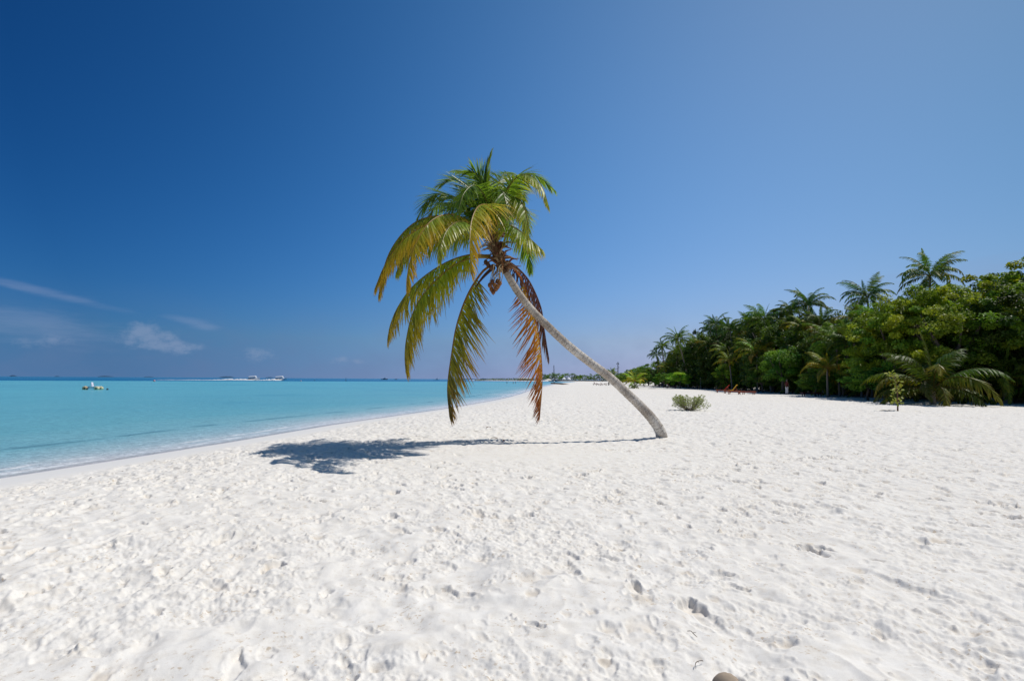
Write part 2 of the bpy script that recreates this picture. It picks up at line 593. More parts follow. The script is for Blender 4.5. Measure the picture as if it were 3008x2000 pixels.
def vn(x, y, seed=0):
    x = x + seed * 17.31
    y = y + seed * 9.73
    xi, yi = np.floor(x).astype(np.int64), np.floor(y).astype(np.int64)
    fx, fy = x - xi, y - yi
    fx = fx * fx * fx * (fx * (fx * 6 - 15) + 10)
    fy = fy * fy * fy * (fy * (fy * 6 - 15) + 10)
    a, b = _T[xi & 255, yi & 255], _T[(xi + 1) & 255, yi & 255]
    c, d = _T[xi & 255, (yi + 1) & 255], _T[(xi + 1) & 255, (yi + 1) & 255]
    return (a + (b - a) * fx) * (1 - fy) + (c + (d - c) * fx) * fy - 0.5


def sstep(a, b, x):
    t = np.clip((x - a) / (b - a), 0, 1)
    return t * t * (3 - 2 * t)


def raster(x0, x1, y0, y1, cell, dens, seed, clods):
    rng = np.random.default_rng(seed)
    nx, ny = int((x1 - x0) / cell), int((y1 - y0) / cell)
    H = np.zeros((ny, nx), np.float32)
    CV = np.zeros((ny, nx), np.float32)
    N = int((x1 - x0) * (y1 - y0) * dens)
    xs, ys = rng.uniform(x0 + .4, x1 - .4, N), rng.uniform(y0 + .4, y1 - .4, N)
    S = signed(xs, ys)
    trod = vn(xs * 0.22, ys * 0.22, 3) + 0.5 * vn(xs * 0.7, ys * 0.7, 4)
    smooth = np.exp(-(((xs - 0.6) / 3.6) ** 2 + ((ys - 12.0) / 2.1) ** 2)) * 1.25
    keep = (S > 2.0 + rng.random(N) * 0.5) & (trod + rng.random(N) * 0.8 - smooth * 1.1 > -0.12)
    for i in np.nonzero(keep)[0]:
        L = rng.uniform(0.05, 0.19) if rng.random() < 0.82 else rng.uniform(0.2, 0.33)
        W = L * rng.uniform(0.34, 0.62)
        ang = rng.choice([rng.normal(1.9, 0.5), rng.uniform(0, 6.28)])
        dep = L * rng.uniform(0.04, 0.125) * rng.choice([0.45, 0.75, 1.0])
        edge = rng.choice([0.13, 0.22, 0.5])
        hw = L * 0.95
        ix0, ix1 = int((xs[i] - hw - x0) / cell), int((xs[i] + hw - x0) / cell) + 1
        iy0, iy1 = int((ys[i] - hw - y0) / cell), int((ys[i] + hw - y0) / cell) + 1
        ix0, iy0 = max(ix0, 0), max(iy0, 0)
        ix1, iy1 = min(ix1, nx), min(iy1, ny)
        gx, gy = np.meshgrid(x0 + (np.arange(ix0, ix1) + .5) * cell - xs[i], y0 + (np.arange(iy0, iy1) + .5) * cell - ys[i])
        ca, sa = math.cos(ang), math.sin(ang)
        u, v = (gx * ca + gy * sa) / (L / 2), (-gx * sa + gy * ca) / (W / 2)
        v = v * (1 + 0.22 * np.exp(-((u + 0.15) / 0.3) ** 2) - 0.12 * np.sign(u)) + 0.1 * u * u
        wob = 0.5 * vn(gx * 11, gy * 11, i % 97) + 0.45 * vn(gx * 30, gy * 30, i % 89)
        e = np.sqrt(u * u + v * v) + wob
        m = 1 - sstep(1 - edge, 1 + edge, e)
        h = -dep * m * (1 + 0.35 * u)
        h += dep * rng.uniform(0.25, 0.6) * np.exp(-((e - 1.25) / 0.24) ** 2) * (0.7 + 0.6 * np.sin(u * 2 + i))
        if cell < 0.02 and rng.random() < 0.0 and L > 0.22:
            h += 0.0022 * m * np.sin(u * L * 0.5 * 420)
        H[iy0:iy1, ix0:ix1] = H[iy0:iy1, ix0:ix1] * (1 - 0.65 * m) + h
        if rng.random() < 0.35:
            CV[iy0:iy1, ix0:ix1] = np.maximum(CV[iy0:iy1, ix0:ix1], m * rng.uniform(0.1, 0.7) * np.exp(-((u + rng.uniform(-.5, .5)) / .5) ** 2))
        if clods and rng.random() < clods:
            k = rng.integers(5, 26)
            for _ in range(k):
                r_ = rng.uniform(0.004, 0.016)
                cx = xs[i] + rng.normal(0, L * .42)
                cy = ys[i] + rng.normal(0, L * .42)
                jx, jy = int((cx - x0) / cell), int((cy - y0) / cell)
                q = int(2.5 * r_ / cell) + 1
                if jx < q or jy < q or jx + q >= nx or jy + q >= ny:
                    continue
                a, b = np.meshgrid(np.arange(-q, q + 1) * cell, np.arange(-q, q + 1) * cell)
                bl = np.exp(-((a * a + b * b) / (r_ * r_)) ** 1.5)
                H[jy - q:jy + q + 1, jx - q:jx + q + 1] += bl * r_ * rng.uniform(0.5, 1.1)
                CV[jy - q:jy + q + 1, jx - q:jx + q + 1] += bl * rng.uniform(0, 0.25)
    return H, CV


def sample(A, x0, y0, cell, X, Y):
    u, v = (X - x0) / cell - .5, (Y - y0) / cell - .5
    ny, nx = A.shape
    u, v = np.clip(u, 0, nx - 1.001), np.clip(v, 0, ny - 1.001)
    i, j = u.astype(int), v.astype(int)
    fu, fv = u - i, v - j
    return (A[j, i] * (1 - fu) + A[j, i + 1] * fu) * (1 - fv) + (A[j + 1, i] * (1 - fu) + A[j + 1, i + 1] * fu) * fv


NX0, NX1, NY0, NY1, NC = -13.0, 13.0, 1.0, 14.0, 0.0085
FX0, FX1, FY0, FY1, FC = -16.0, 58.0, -3.0, 66.0, 0.03
Hn, Cn = raster(NX0, NX1, NY0, NY1, NC, 24.0, 21, 0.22)
Hf, Cf = raster(FX0, FX1, FY0, FY1, FC, 14.0, 22, 0.0)


def ground_base(S):
    up = -0.5 * (1 - np.clip(S / 6.5, 0, 1)) ** 1.5
    dn = -0.5 + np.maximum(S, -60) * 0.06
    return np.where(S > 0, up, dn)


def radial_mesh(name, mat, th, rs, zfun, wrap=True):
    A, B = np.meshgrid(th, rs)
    X, Y = np.sin(A) * B, np.cos(A) * B
    Z, attrs = zfun(X, Y, B)
    nr, nc = X.shape
    co = np.stack([X, Y, Z], -1).reshape(-1, 3).astype(np.float32)
    idx = np.arange(nr * nc).reshape(nr, nc)
    if wrap:
        nx_ = np.roll(idx, -1, axis=1)
        q = np.stack([idx[:-1], nx_[:-1], nx_[1:], idx[1:]], -1)
    else:
        q = np.stack([idx[:-1, :-1], idx[:-1, 1:], idx[1:, 1:], idx[1:, :-1]], -1)
    q = q.reshape(-1, 4)[:, ::-1]
    me = bpy.data.meshes.new(name)
    me.vertices.add(len(co))
    me.vertices.foreach_set("co", co.ravel())
    me.loops.add(q.size)
    me.loops.foreach_set("vertex_index", q.ravel().astype(np.int32))
    me.polygons.add(len(q))
    me.polygons.foreach_set("loop_start", np.arange(0, q.size, 4, dtype=np.int32))
    me.polygons.foreach_set("use_smooth", np.ones(len(q), bool))
    me.update(calc_edges=True)
    for k, v in attrs.items():
        at = me.attributes.new(k, "FLOAT", "POINT")
        at.data.foreach_set("value", v.reshape(-1).astype(np.float32))
    me.materials.append(mat)
    return place(me, name)


def sand_z(X, Y, B):
    S = signed(X, Y)
    z = ground_base(S)
    rough = sstep(1.9, 2.7, S)
    smooth = np.exp(-(((X - 0.6) / 3.4) ** 2 + ((Y - 12.0) / 1.9) ** 2))
    near = (B < 70)
    det = np.zeros_like(z)
    cav = np.zeros_like(z)
    x, y = X[near], Y[near]
    wn = sstep(0, 1.2, np.minimum.reduce([x - NX0, NX1 - x, y - NY0, NY1 - y]))
    wf = sstep(0, 3.0, np.minimum.reduce([x - FX0, FX1 - x, y - FY0, FY1 - y]))
    hf = sample(Hf, FX0, FY0, FC, x, y) * wf
    hn = sample(Hn, NX0, NY0, NC, x, y)
    h = hf * (1 - wn) + hn * wn
    lump = 0.012 * vn(x * 1.7, y * 1.7, 1) + 0.015 * vn(x * 4.1, y * 4.1, 2) + 0.017 * vn(x * 9, y * 9, 5)
    rid = np.abs(vn(x * 5.5 + vn(x * 2, y * 2, 8) * 2, y * 5.5, 7)) * 2
    lump += 0.011 * (0.5 - rid)
    fine = 0.0075 * vn(x * 21, y * 21, 6) + 0.005 * vn(x * 48, y * 48, 9)
    clump = sstep(-0.05, 0.25, vn(x * 0.8, y * 0.8, 12) + 0.6 * vn(x * 3, y * 3, 13))
    sm = 1 - 0.8 * smooth[near]
    soft = 0.055 * (1 - 0.8 * sstep(5, 11, np.hypot(x, y))) * vn(x * 2.3 + vn(x, y, 23), y * 2.3, 21) * (0.5 + sstep(-.3, .3, vn(x * .6, y * .6, 22)))
    det[near] = (h * (1.1 + 1.0 * sstep(4, 16, B[near])) + lump * (1.3 + 0.9 * sstep(7, 22, B[near])) + soft + fine * (0.3 + 1.9 * clump)) * sm
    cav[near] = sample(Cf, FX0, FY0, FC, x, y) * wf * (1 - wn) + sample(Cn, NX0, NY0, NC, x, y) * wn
    z = z + det * rough + 0.05 * np.exp(-((X - 4.15) ** 2 + (Y - 15.1) ** 2) / 0.35)
    z += 0.05 * vn(X * 0.09, Y * 0.09, 15) * rough
    far = sstep(25, 75, B)
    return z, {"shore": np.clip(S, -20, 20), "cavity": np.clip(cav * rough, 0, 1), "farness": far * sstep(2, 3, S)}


th_d = np.linspace(R(-53), R(53), 1180)
th_c = np.linspace(R(53), R(307), 64)[1:-1]
TH_ALL = np.concatenate([th_d, th_c])
rs = np.concatenate([[0.02], np.linspace(0.3, 1.9, 12), np.geomspace(1.91, 70, 1020), np.geomspace(70, 2600, 110)[1:]])
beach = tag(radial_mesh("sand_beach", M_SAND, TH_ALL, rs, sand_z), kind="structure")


def sea_z(X, Y, B):
    S = -signed(X, Y)
    lg = np.log1p(np.clip(S, 0, None)) / math.log(260.0)
    # reef edge: from (-330,255) running to (60,520)
    ax, ay, bx, by = -230.0, 268.0, -20.0, 455.0
    ex, ey = bx - ax, by - ay
    l = math.hypot(ex, ey)
    sd = (-(X - ax) * ey + (Y - ay) * ex) / l
    deep = np.clip(np.log1p(np.clip(sd, 0, None) / 12.0) / math.log1p(6000 / 12.0), 0, 1)
    z = np.full_like(X, SEA)
    z = z + np.where(B < 120, 0.012 * vn(X * 1.1, Y * 0.8, 31) * sstep(1, 4, S), 0)
    return z, {"offshore": np.clip(S, -5, 500), "logoff": np.clip(lg, 0, 1), "deep": deep}


th_s = np.concatenate([np.linspace(R(-100), R(-55), 40)[:-1], np.linspace(R(-55), R(20), 420), np.linspace(R(20), R(60), 30)[1:]])
rs_s = np.concatenate([np.linspace(6, 60, 320), np.geomspace(60, 900, 260)[1:], np.geomspace(900, 30000, 50)[1:]])
sea = tag(radial_mesh("sea", M_SEA, th_s, rs_s, sea_z, False), kind="structure")


def ground_z(x, y):
    X, Y = np.array([x], float), np.array([y], float)
    S = signed(X, Y)
    z = ground_base(S)[0] + 0.05 * vn(X * 0.09, Y * 0.09, 15)[0] * (1 if S[0] > 2.5 else 0)
    return float(z)


def surf(x, y):
    X, Y = np.array([x], float), np.array([y], float)
    return float(sand_z(X, Y, np.hypot(X, Y))[0][0])


def on_ground(px, py):
    p = G(px, py, 0)
    return Vector((p.x, p.y, ground_z(p.x, p.y) - 0.02))



# ------------------------------------------------------------------ palm fronds
GREEN, GREEN2, YELG = (0.105, 0.205, 0.022), (0.195, 0.315, 0.030), (0.37, 0.385, 0.03)
YEL, ORA, BRN, MAR = (0.54, 0.37, 0.026), (0.50, 0.19, 0.014), (0.17, 0.085, 0.035), (0.085, 0.026, 0.022)
SCH = {  # rachis, leaflet root, leaflet middle, leaflet tip, shift toward the frond's end
    "g": ((0.22, 0.24, 0.05), GREEN, GREEN, GREEN2, GREEN2),
    "m": ((0.30, 0.25, 0.05), GREEN, GREEN2, YELG, YELG),
    "n": ((0.36, 0.27, 0.05), GREEN2, (0.28, 0.335, 0.028), (0.45, 0.38, 0.026), YEL),
    "y": ((0.42, 0.27, 0.05), GREEN2, YELG, YEL, YEL),
    "f": ((0.48, 0.30, 0.06), YELG, YEL, ORA, ORA),
    "d": ((0.34, 0.20, 0.05), YELG, (0.17, 0.19, 0.02), (0.30, 0.20, 0.03), (0.13, 0.075, 0.025)),
    "o": ((0.45, 0.20, 0.05), YEL, ORA, (0.36, 0.12, 0.03), (0.16, 0.045, 0.025)),
    "b": ((0.20, 0.10, 0.055), MAR, (0.10, 0.038, 0.028), BRN, (0.10, 0.04, 0.03)),
}


def frond_geo(mb, pts, F, n=70, leaf=0.8, width=0.036, k=0.4, droop=0.35, sch="g", rr=0.026, rnd=None, start=0.14,
              amax=72, amin=22, segs=4, side=1.0, rsides=6, narrow=1.0):
    rnd = rnd or random
    C = SCH[sch]
    NP = len(pts) - 1
    F = Vector(F)

    def frame(t):
        x = t * NP
        i = min(int(x), NP - 1)
        p = pts[i].lerp(pts[i + 1], x - i)
        a, b = max(0, i - 1), min(NP, i + 2)
        T = (pts[b] - pts[a]).normalized()
        N = F - T * F.dot(T)
        if N.length < 0.15:
            N = Vector((0, 0, 1)) - T * T.z
        N.normalize()
        return p, T, N, T.cross(N)

    mb.tube(pts, [rr * (1.25 - 1.13 * (i / NP) ** 0.8) if i > 0 else rr * 1.7 for i in range(NP + 1)], rsides, C[0])
    ph = rnd.uniform(0, 6.28)
    for j in range(n):
        t = start + (1 - start) * (j + rnd.uniform(-.3, .3) + .5) / n
        t = min(max(t, 0.02), 0.995)
        p, T, N, S = frame(t)
        u = (t - start) / (1 - start)
        prof = (0.55 + 0.45 * min(1, max(u, 0) / 0.25)) * (1 - 0.76 * max(0, (u - 0.45) / 0.55) ** 1.4)
        for sd in (-1, 1):
            if rnd.random() < 0.06:
                continue
            al = R(amax + (amin - amax) * u ** 1.1 + rnd.gauss(0, 5) + 9 * math.sin(j * 0.31 + ph * sd) * math.sin(j * 0.083 + ph))
            kk = min(0.97, max(-0.4, k + rnd.uniform(-.16, .16)))
            sp = math.sqrt(1 - kk * kk) * (side if sd > 0 else 1.0)
            d = (T * math.cos(al) + (S * sd * sp - N * kk) * math.sin(al) * narrow).normalized()
            L = leaf * prof * rnd.uniform(0.86, 1.08)
            wv = d.cross(N * (1 - 0.5 * kk) + S * sd * 0.9 * kk + Vector((rnd.uniform(-.35, .35), rnd.uniform(-.35, .35), rnd.uniform(-.35, .35))))
            if wv.length < 0.05:
                wv = d.cross(Vector((1, 0, 0)))
            wv.normalize()
            q = p.copy()
            vs, cs = [], []
            sh_ = rnd.uniform(-.22, .22)
            dr = droop * rnd.uniform(0.45, 1.7)
            br = rnd.uniform(0.78, 1.18)
            tipdry = rnd.uniform(0.75, 1.05)
            for i in range(segs + 1):
                x = i / segs
                wd_ = width * 0.5 * min(1.0, 0.55 + 2.2 * x) * (1 - x ** 2.2) * (0.7 + 0.3 * prof) + 0.0015
                vs += [q - wv * wd_, q + wv * wd_]
                y = min(1, max(0, x * 1.05 + sh_ + 0.25 * u))
                c = lerp3(C[1], C[2], y * 2) if y < .5 else lerp3(C[2], C[3], y * 2 - 1)
                c = lerp3(c, C[4], min(1, max(0, (u - 0.45) * 1.6)) * 0.8)
                if x > tipdry:
                    c = lerp3(c, BRN, 0.8)
                cs += [tuple(a * br for a in c)] * 2
                d = (d + Vector((0, 0, -1)) * dr * (0.5 + x) / segs * 1.6).normalized()
                q = q + d * (L / segs)
            fs = [(2 * i, 2 * i + 1, 2 * i + 3, 2 * i + 2) for i in range(segs)]
            mb.add(vs, fs, lambda i, cs=cs: cs[i])


# ------------------------------------------------------------------ the leaning palm
DB, DC = 15.2, 13.6
tr_px = [(1945, 1290, .150), (1939, 1266, .140), (1918, 1233, .130), (1885, 1196, .122), (1839, 1152, .117), (1791, 1108, .114), (1740, 1070, .112),
         (1677, 1021, .110), (1613, 962, .108), (1560, 908, .105), (1523, 860, .100), (1497, 818, .096), (1480, 782, .093), (1467, 748, .09), (1456, 710, .09), (1448, 680, .07)]
tp = []
for i, (x, y, r) in enumerate(tr_px):
    s = i / (len(tr_px) - 1)
    tp.append(P(x, y, DB + (DC - DB) * s))
tp[0].z = -0.06
cl_ = catmull(tp, 150)
rad_src = [r for _, _, r in tr_px]
rads = []
for i in range(151):
    x = i / 150 * (len(rad_src) - 1)
    j = min(int(x), len(rad_src) - 2)
    r = rad_src[j] + (rad_src[j + 1] - rad_src[j]) * (x - j)
    r *= 1 + 0.035 * ((i * 0.61) % 1.0 - 0.5) + (0.12 * max(0, 1 - i / 7))
    rads.append(r)
_tr = random.Random(3)
tj = [[_tr.uniform(0.972, 1.028) for _ in range(22)] for _ in range(151)]
pbase = Vector((tp[0].x, tp[0].y, 0.0))
palm = tag(empty("leaning_palm_tree", pbase), "tall coconut palm with a long curved grey trunk leaning left over the open sand", "palm tree")


def own(o, root):
    """parent keeping the world placement (root is unrotated)"""
    o.parent = root
    o.location = Vector(o.location) - root.location
    return o


mb = MB()
mb.tube(cl_, rads, 22, (1, 1, 1), True, lambda i, k: tj[i][k])
own(mb.build("trunk", M_TRUNK, None, True), palm)
# torn scars standing out of the bark
for (x, y, o_) in [(1884, 1176, 0.16), (1610, 972, -0.13), (1845, 1120, 0.15)]:
    pass

FR = [
    # label, pts (px, py, depth offset), face, scheme, n, leaf, k, droop
    (None, [(1440, 690, 0), (1428, 620, 0), (1424, 540, .1), (1430, 490, .1), (1440, 452, .2)], (-1, -.3, .2), "g", 70, .72, .1, .04, dict(amax=34, amin=20, narrow=1)),
    (None, [(1446, 690, 0), (1470, 610, .1), (1496, 540, .2), (1530, 512, .3), (1580, 520, .5), (1630, 560, .6)], (0, 0, 1), "g", 62, .62, .35, .40, {}),
    (None, [(1446, 690, 0), (1475, 600, -.3), (1506, 532, -.6), (1552, 514, -.9), (1592, 550, -1.1), (1614, 612, -1.2)], (.3, 0, 1), "m", 62, .6, .45, .5, {}),
    (None, [(1450, 690, 0), (1472, 625, -.4), (1500, 585, -.8), (1530, 590, -1.2), (1548, 640, -1.5), (1552, 700, -1.6)], (.5, -.2, 1), "m", 60, .62, .45, .45, {}),
    (None, [(1450, 690, 0), (1476, 640, .6), (1510, 612, 1.3), (1540, 640, 1.9), (1550, 690, 2.2)], (.3, .5, 1), "g", 55, .7, .3, .4, {}),
    (None, [(1456, 705, 0), (1480, 662, -.3), (1510, 668, -.6), (1555, 700, -.9), (1594, 735, -1.1)], (.2, 0, 1), "m", 62, .78, .4, .5, {}),
    (None, [(1456, 700, 0), (1486, 672, .5), (1525, 690, .9), (1552, 740, 1.2), (1560, 800, 1.3)], (.4, .3, 1), "g", 55, .6, .4, .5, {}),
    ("yellow orange frond arching forward and hanging in front of the crown", [(1444, 690, 0), (1462, 640, -.7), (1440, 606, -1.6), (1406, 606, -2.4), (1385, 650, -3.0), (1380, 722, -3.4), (1384, 806, -3.5)], (-.9, -.5, .5), "y", 66, .85, .80, .45, {}),
    (None, [(1436, 690, 0), (1392, 632, .1), (1345, 585, .2), (1295, 570, .2), (1256, 590, .3), (1226, 640, .3)], (-.2, 0, 1), "g", 66, .75, .25, .28, {}),
    (None, [(1436, 690, 0), (1385, 640, .5), (1330, 600, 1.0), (1290, 600, 1.3), (1262, 630, 1.5), (1246, 680, 1.6)], (-.2, 0, 1), "g", 60, .75, .3, .32, {}),
    (None, [(1438, 690, 0), (1410, 600, .2), (1374, 545, .4), (1330, 525, .5), (1284, 548, .6)], (-.2, 0, 1), "g", 60, .65, .1, .2, {}),
    (None, [(1440, 690, 0), (1420, 590, .4), (1400, 530, .9), (1366, 505, 1.3), (1330, 505, 1.6)], (-.3, .2, 1), "g", 58, .65, .1, .22, {}),
    (None, [(1440, 690, 0), (1450, 590, .5), (1468, 530, 1.1), (1490, 505, 1.7), (1515, 520, 2.1)], (.3, .4, 1), "g", 58, .65, .15, .25, {}),
    (None, [(1440, 690, 0), (1428, 600, .9), (1420, 545, 1.9), (1415, 535, 2.7), (1412, 560, 3.3)], (0, .4, 1), "g", 58, .75, .2, .25, {}),
    (None, [(1442, 690, 0), (1434, 610, -.4), (1414, 560, -.9), (1390, 545, -1.3), (1362, 570, -1.7), (1345, 625, -2.0)], (-.3, -.4, 1), "g", 58, .62, .3, .4, {}),
    (None, [(1442, 690, 0), (1450, 600, -.3), (1458, 560, -.7), (1474, 560, -1.1), (1488, 600, -1.4), (1490, 650, -1.6)], (.3, -.6, 1), "g", 55, .55, .3, .4, {}),
    (None, [(1440, 690, 0), (1412, 620, -.2), (1382, 590, -.3), (1350, 590, -.5), (1318, 625, -.6)], (-.3, -.2, 1), "g", 56, .7, .3, .35, {}),
    (None, [(1446, 690, 0), (1462, 600, .3), (1486, 556, .6), (1514, 556, .8), (1540, 590, 1.0)], (.3, .2, 1), "g", 56, .7, .3, .35, {}),
    (None, [(1442, 690, 0), (1430, 590, .1), (1412, 530, .1), (1390, 505, 0), (1362, 512, -.2)], (-.3, 0, 1), "g", 56, .65, .1, .25, {}),
    ("yellowing frond with brown ribs arching far out to the left", [(1434, 690, 0), (1370, 650, 0), (1300, 634, -.1), (1234, 646, -.2), (1186, 682, -.3), (1146, 738, -.3), (1124, 800, -.4), (1112, 868, -.4)], (-.3, 0, 1), "y", 84, .78, .62, .5, {}),
    (None, [(1434, 690, 0), (1350, 655, -.5), (1270, 656, -.8), (1190, 700, -1.0), (1134, 772, -1.1), (1100, 850, -1.2)], (-.3, -.1, 1), "y", 78, .8, .5, .55, {}),
    (None, [(1434, 692, 0), (1385, 655, -.7), (1325, 630, -1.3), (1268, 648, -1.9), (1226, 706, -2.3), (1202, 780, -2.5), (1194, 852, -2.6)], (-.3, -.2, 1), "y", 80, .72, .55, .55, {}),
    (None, [(1434, 692, 0), (1380, 660, .6), (1300, 650, 1.2), (1220, 680, 1.7), (1180, 740, 2.0), (1166, 812, 2.1)], (-.3, .2, 1), "m", 74, .75, .5, .55, {}),
    (None, [(1434, 700, 0), (1390, 690, .2), (1320, 690, .3), (1250, 704, .4), (1196, 742, .4), (1164, 800, .4)], (-.2, 0, 1), "m", 76, .78, .55, .6, {}),
    (None, [(1432, 700, 0), (1395, 668, -.9), (1355, 650, -1.8), (1318, 670, -2.5), (1296, 720, -2.9), (1290, 770, -3.0)], (-.3, -.6, 1), "m", 64, .62, .5, .55, {}),
    ("long drooping green frond, upper of the two sweeping down to the left", [(1440, 752, 0), (1375, 750, .2), (1302, 776, .3), (1222, 832, .5), (1172, 896, .6), (1146, 955, .6), (1138, 1000, .6)], (-.6, 0, .8), "n", 86, .95, .62, .38, {}),
    ("long drooping green frond, lower of the two sweeping down to the left", [(1440, 756, 0), (1385, 758, -.2), (1324, 786, -.4), (1254, 852, -.6), (1214, 917, -.7), (1194, 993, -.8), (1189, 1050, -.8), (1192, 1094, -.8)], (-.6, -.1, .8), "n", 92, 1.0, .66, .38, {}),
    ("olive frond hanging straight down with a long dark tip", [(1450, 780, 0), (1420, 795, -.1), (1376, 862, -.2), (1343, 950, -.3), (1326, 1043, -.3), (1314, 1140, -.3), (1320, 1222, -.3)], (-1, -.35, .2), "d", 74, 1.12, .78, .14, dict(amax=66, amin=18)),
    ("bright orange dying frond hanging behind the trunk", [(1484, 770, .1), (1520, 800, .5), (1545, 850, .8), (1574, 942, 1.0), (1588, 1026, 1.1), (1593, 1119, 1.15), (1586, 1224, 1.15)], (1, .35, .2), "o", 50, 1.0, .80, .05, dict(amax=64, amin=16, start=.2)),
    ("dead maroon brown frond drooping on the right of the trunk", [(1478, 768, .2), (1508, 778, .5), (1553, 824, .9), (1588, 900, 1.25), (1598, 962, 1.4), (1612, 1050, 1.45)], (.8, 0, .5), "b", 56, .85, .55, .75, dict(amax=64, amin=12, start=.1)),
]
for lb, px, F, sch, n, leaf, k, dr, kw in FR:
    rnd = random.Random(int(px[-1][0] * 7 + px[-1][1]))
    pts = catmull([P(x, y, DC + o) for x, y, o in px], 26)
    if sch == "g" and dr > .1:
        leaf, dr, k = leaf * 1.15, dr * .7, k * .7
    mb = MB()
    frond_geo(mb, pts, F, int(n * 1.55), leaf * 1.05, 0.034, k, dr, sch, 0.027, rnd, **kw)
    o = own(mb.build("frond", M_FROND), palm)
    if lb:
        o["label"] = lb
# heart of the crown: fibre, sheaths and stubs
rnd = random.Random(5)
mb = MB()
hp = catmull([P(1488, 800, DC + .05), P(1470, 768, DC), P(1458, 730, DC), P(1447, 692, DC), P(1441, 650, DC)], 14)
mb.tube(hp, [0.10, 0.105, 0.11, 0.115, 0.12, 0.12, 0.12, 0.12, 0.115, 0.11, 0.10, 0.09, 0.075, 0.06, 0.04], 14, (0.19, 0.115, 0.065), True,
        lambda i, k: rnd.uniform(0.65, 1.35))
for i in range(90):
    b = hp[rnd.randint(1, 11)]
    a = rnd.uniform(0, 6.28)
    out_ = Vector((math.cos(a), math.sin(a), 0))
    b = b + out_ * 0.08
    L = rnd.uniform(0.12, 0.42)
    up_ = Vector((0, 0, rnd.uniform(-.35, 1.1)))
    q = [b, b + (out_ * .5 + up_ * .6) * L, b + (out_ * 1.1 + up_ * .7 + Vector((0, 0, -rnd.uniform(0, .5)))) * L]
    c = rnd.choice([(0.20, 0.10, 0.05), (0.27, 0.13, 0.06), (0.10, 0.045, 0.028), (0.36, 0.27, 0.18), (0.15, 0.05, 0.03)])
    mb.tube(q, [0.035, 0.026, 0.006], 5, c)
own(mb.build("crown_fibre", M_FIBRE, None), palm)
mb = MB()
mb.tube(catmull([P(1452, 786, DC - .15), P(1436, 797, DC - .25), P(1414, 820, DC - .3), P(1396, 846, DC - .3)], 8), [.045, .045, .042, .04, .035, .03, .024, .018, .006], 7, (0.07, 0.035, 0.025))
o = own(mb.build("petiole_stub", M_FIBRE, None, True), palm)
o["label"] = "dark broken leaf stalk pointing down left"
# flower stalks
mb = MB()
for i in range(16):
    s = P(1462 + rnd.uniform(-14, 16), 790 + rnd.uniform(-14, 8), DC - .18)
    e = P(1452 + rnd.uniform(-26, 26), 834 + rnd.uniform(-18, 16), DC - .3 + rnd.uniform(-.1, .1))
    m_ = (s + e) / 2 + Vector((rnd.uniform(-.08, .08), -.08, rnd.uniform(0, .1)))
    mb.tube(catmull([s, m_, e], 5), [.014, .013, .011, .009, .007, .004], 5, rnd.choice([(0.42, 0.30, 0.17), (0.26, 0.15, 0.08), (0.5, 0.42, 0.3)]))
own(mb.build("flower_stalk", M_FIBRE, None, True), palm)
nuts = [(1446, 828), (1462, 826), (1439, 838), (1453, 838), (1468, 832), (1444, 850), (1457, 848), (1449, 858), (1462, 842), (1434, 778), (1443, 786), (1427, 770)]
for i, (x, y) in enumerate(nuts):
    mb = MB()
    c = rnd.choice([(0.25, 0.11, 0.05), (0.31, 0.14, 0.055), (0.17, 0.075, 0.04)]) if i < 9 else (0.12, 0.06, 0.035)
    mb.ball((0, 0, 0), (0.054, 0.054, 0.068), 10, 8, c, 0.05, i, Matrix.Rotation(rnd.uniform(-.5, .5), 3, "X"))
    mb.ball((0, 0, -0.060), (0.018, 0.018, 0.016), 6, 4, (0.07, 0.04, 0.03), 0, i)
    o = mb.build("coconut", M_FIBRE, None, True)
    o.location = P(x, y, DC - .3 + rnd.uniform(-.08, .06))
    own(o, palm)

# ------------------------------------------------------------------ forest palms: shared frond meshes
random.seed(21)


def local_frond(e0, bend, seed, n=46, leaf=0.2, width=0.017, k=0.4, droop=0.5, sch="g", wind=0.0, segs=3):
    rnd = random.Random(seed)
    p, pts, e = Vector((0, 0, 0)), [Vector((0, 0, 0))], R(e0)
    N = 14
    for i in range(N):
        e -= R(bend) / N * (0.35 + 1.3 * i / N)
        a = wind * (i / N) ** 1.5
        p = p + Vector((math.cos(e) * math.cos(a), math.cos(e) * math.sin(a), math.sin(e))) / N
        pts.append(p.copy())
    mb = MB()
    frond_geo(mb, pts, (-0.25, 0, 1), n, leaf, width, k, droop, sch, 0.0075, rnd, segs=segs, start=0.16, rsides=5)
    return mb


FK = {}
for nm, args in {
    "spear": (84, 25, 1), "erect": (70, 75, 2), "erect2": (62, 95, 3), "arch": (48, 105, 4), "arch2": (38, 120, 5), "low": (18, 100, 6),
    "low2": (6, 80, 7), "hang": (-25, 60, 8)}.items():
    for sch in ("g", "m", "y"):
        mbx = local_frond(*args, sch=sch, k=0.15 if nm in ("spear", "erect") else 0.4, droop=0.15 if nm == "spear" else 0.5, leaf=0.13 if nm == "spear" else 0.2)
        FK[nm, sch] = mbx.mesh("forest_frond", M_FFROND)

CROWN_SETS = {
    "tall": [("spear", 1), ("erect", 3), ("erect2", 3), ("arch", 4), ("arch2", 4), ("low", 4), ("low2", 3), ("hang", 2)],
    "young": [("spear", 2), ("erect", 4), ("erect2", 4), ("arch", 4), ("arch2", 4), ("low", 3)],
    "ground": [("spear", 1), ("erect", 4), ("erect2", 3), ("arch", 4), ("arch2", 5), ("low", 6), ("low2", 2)],
}


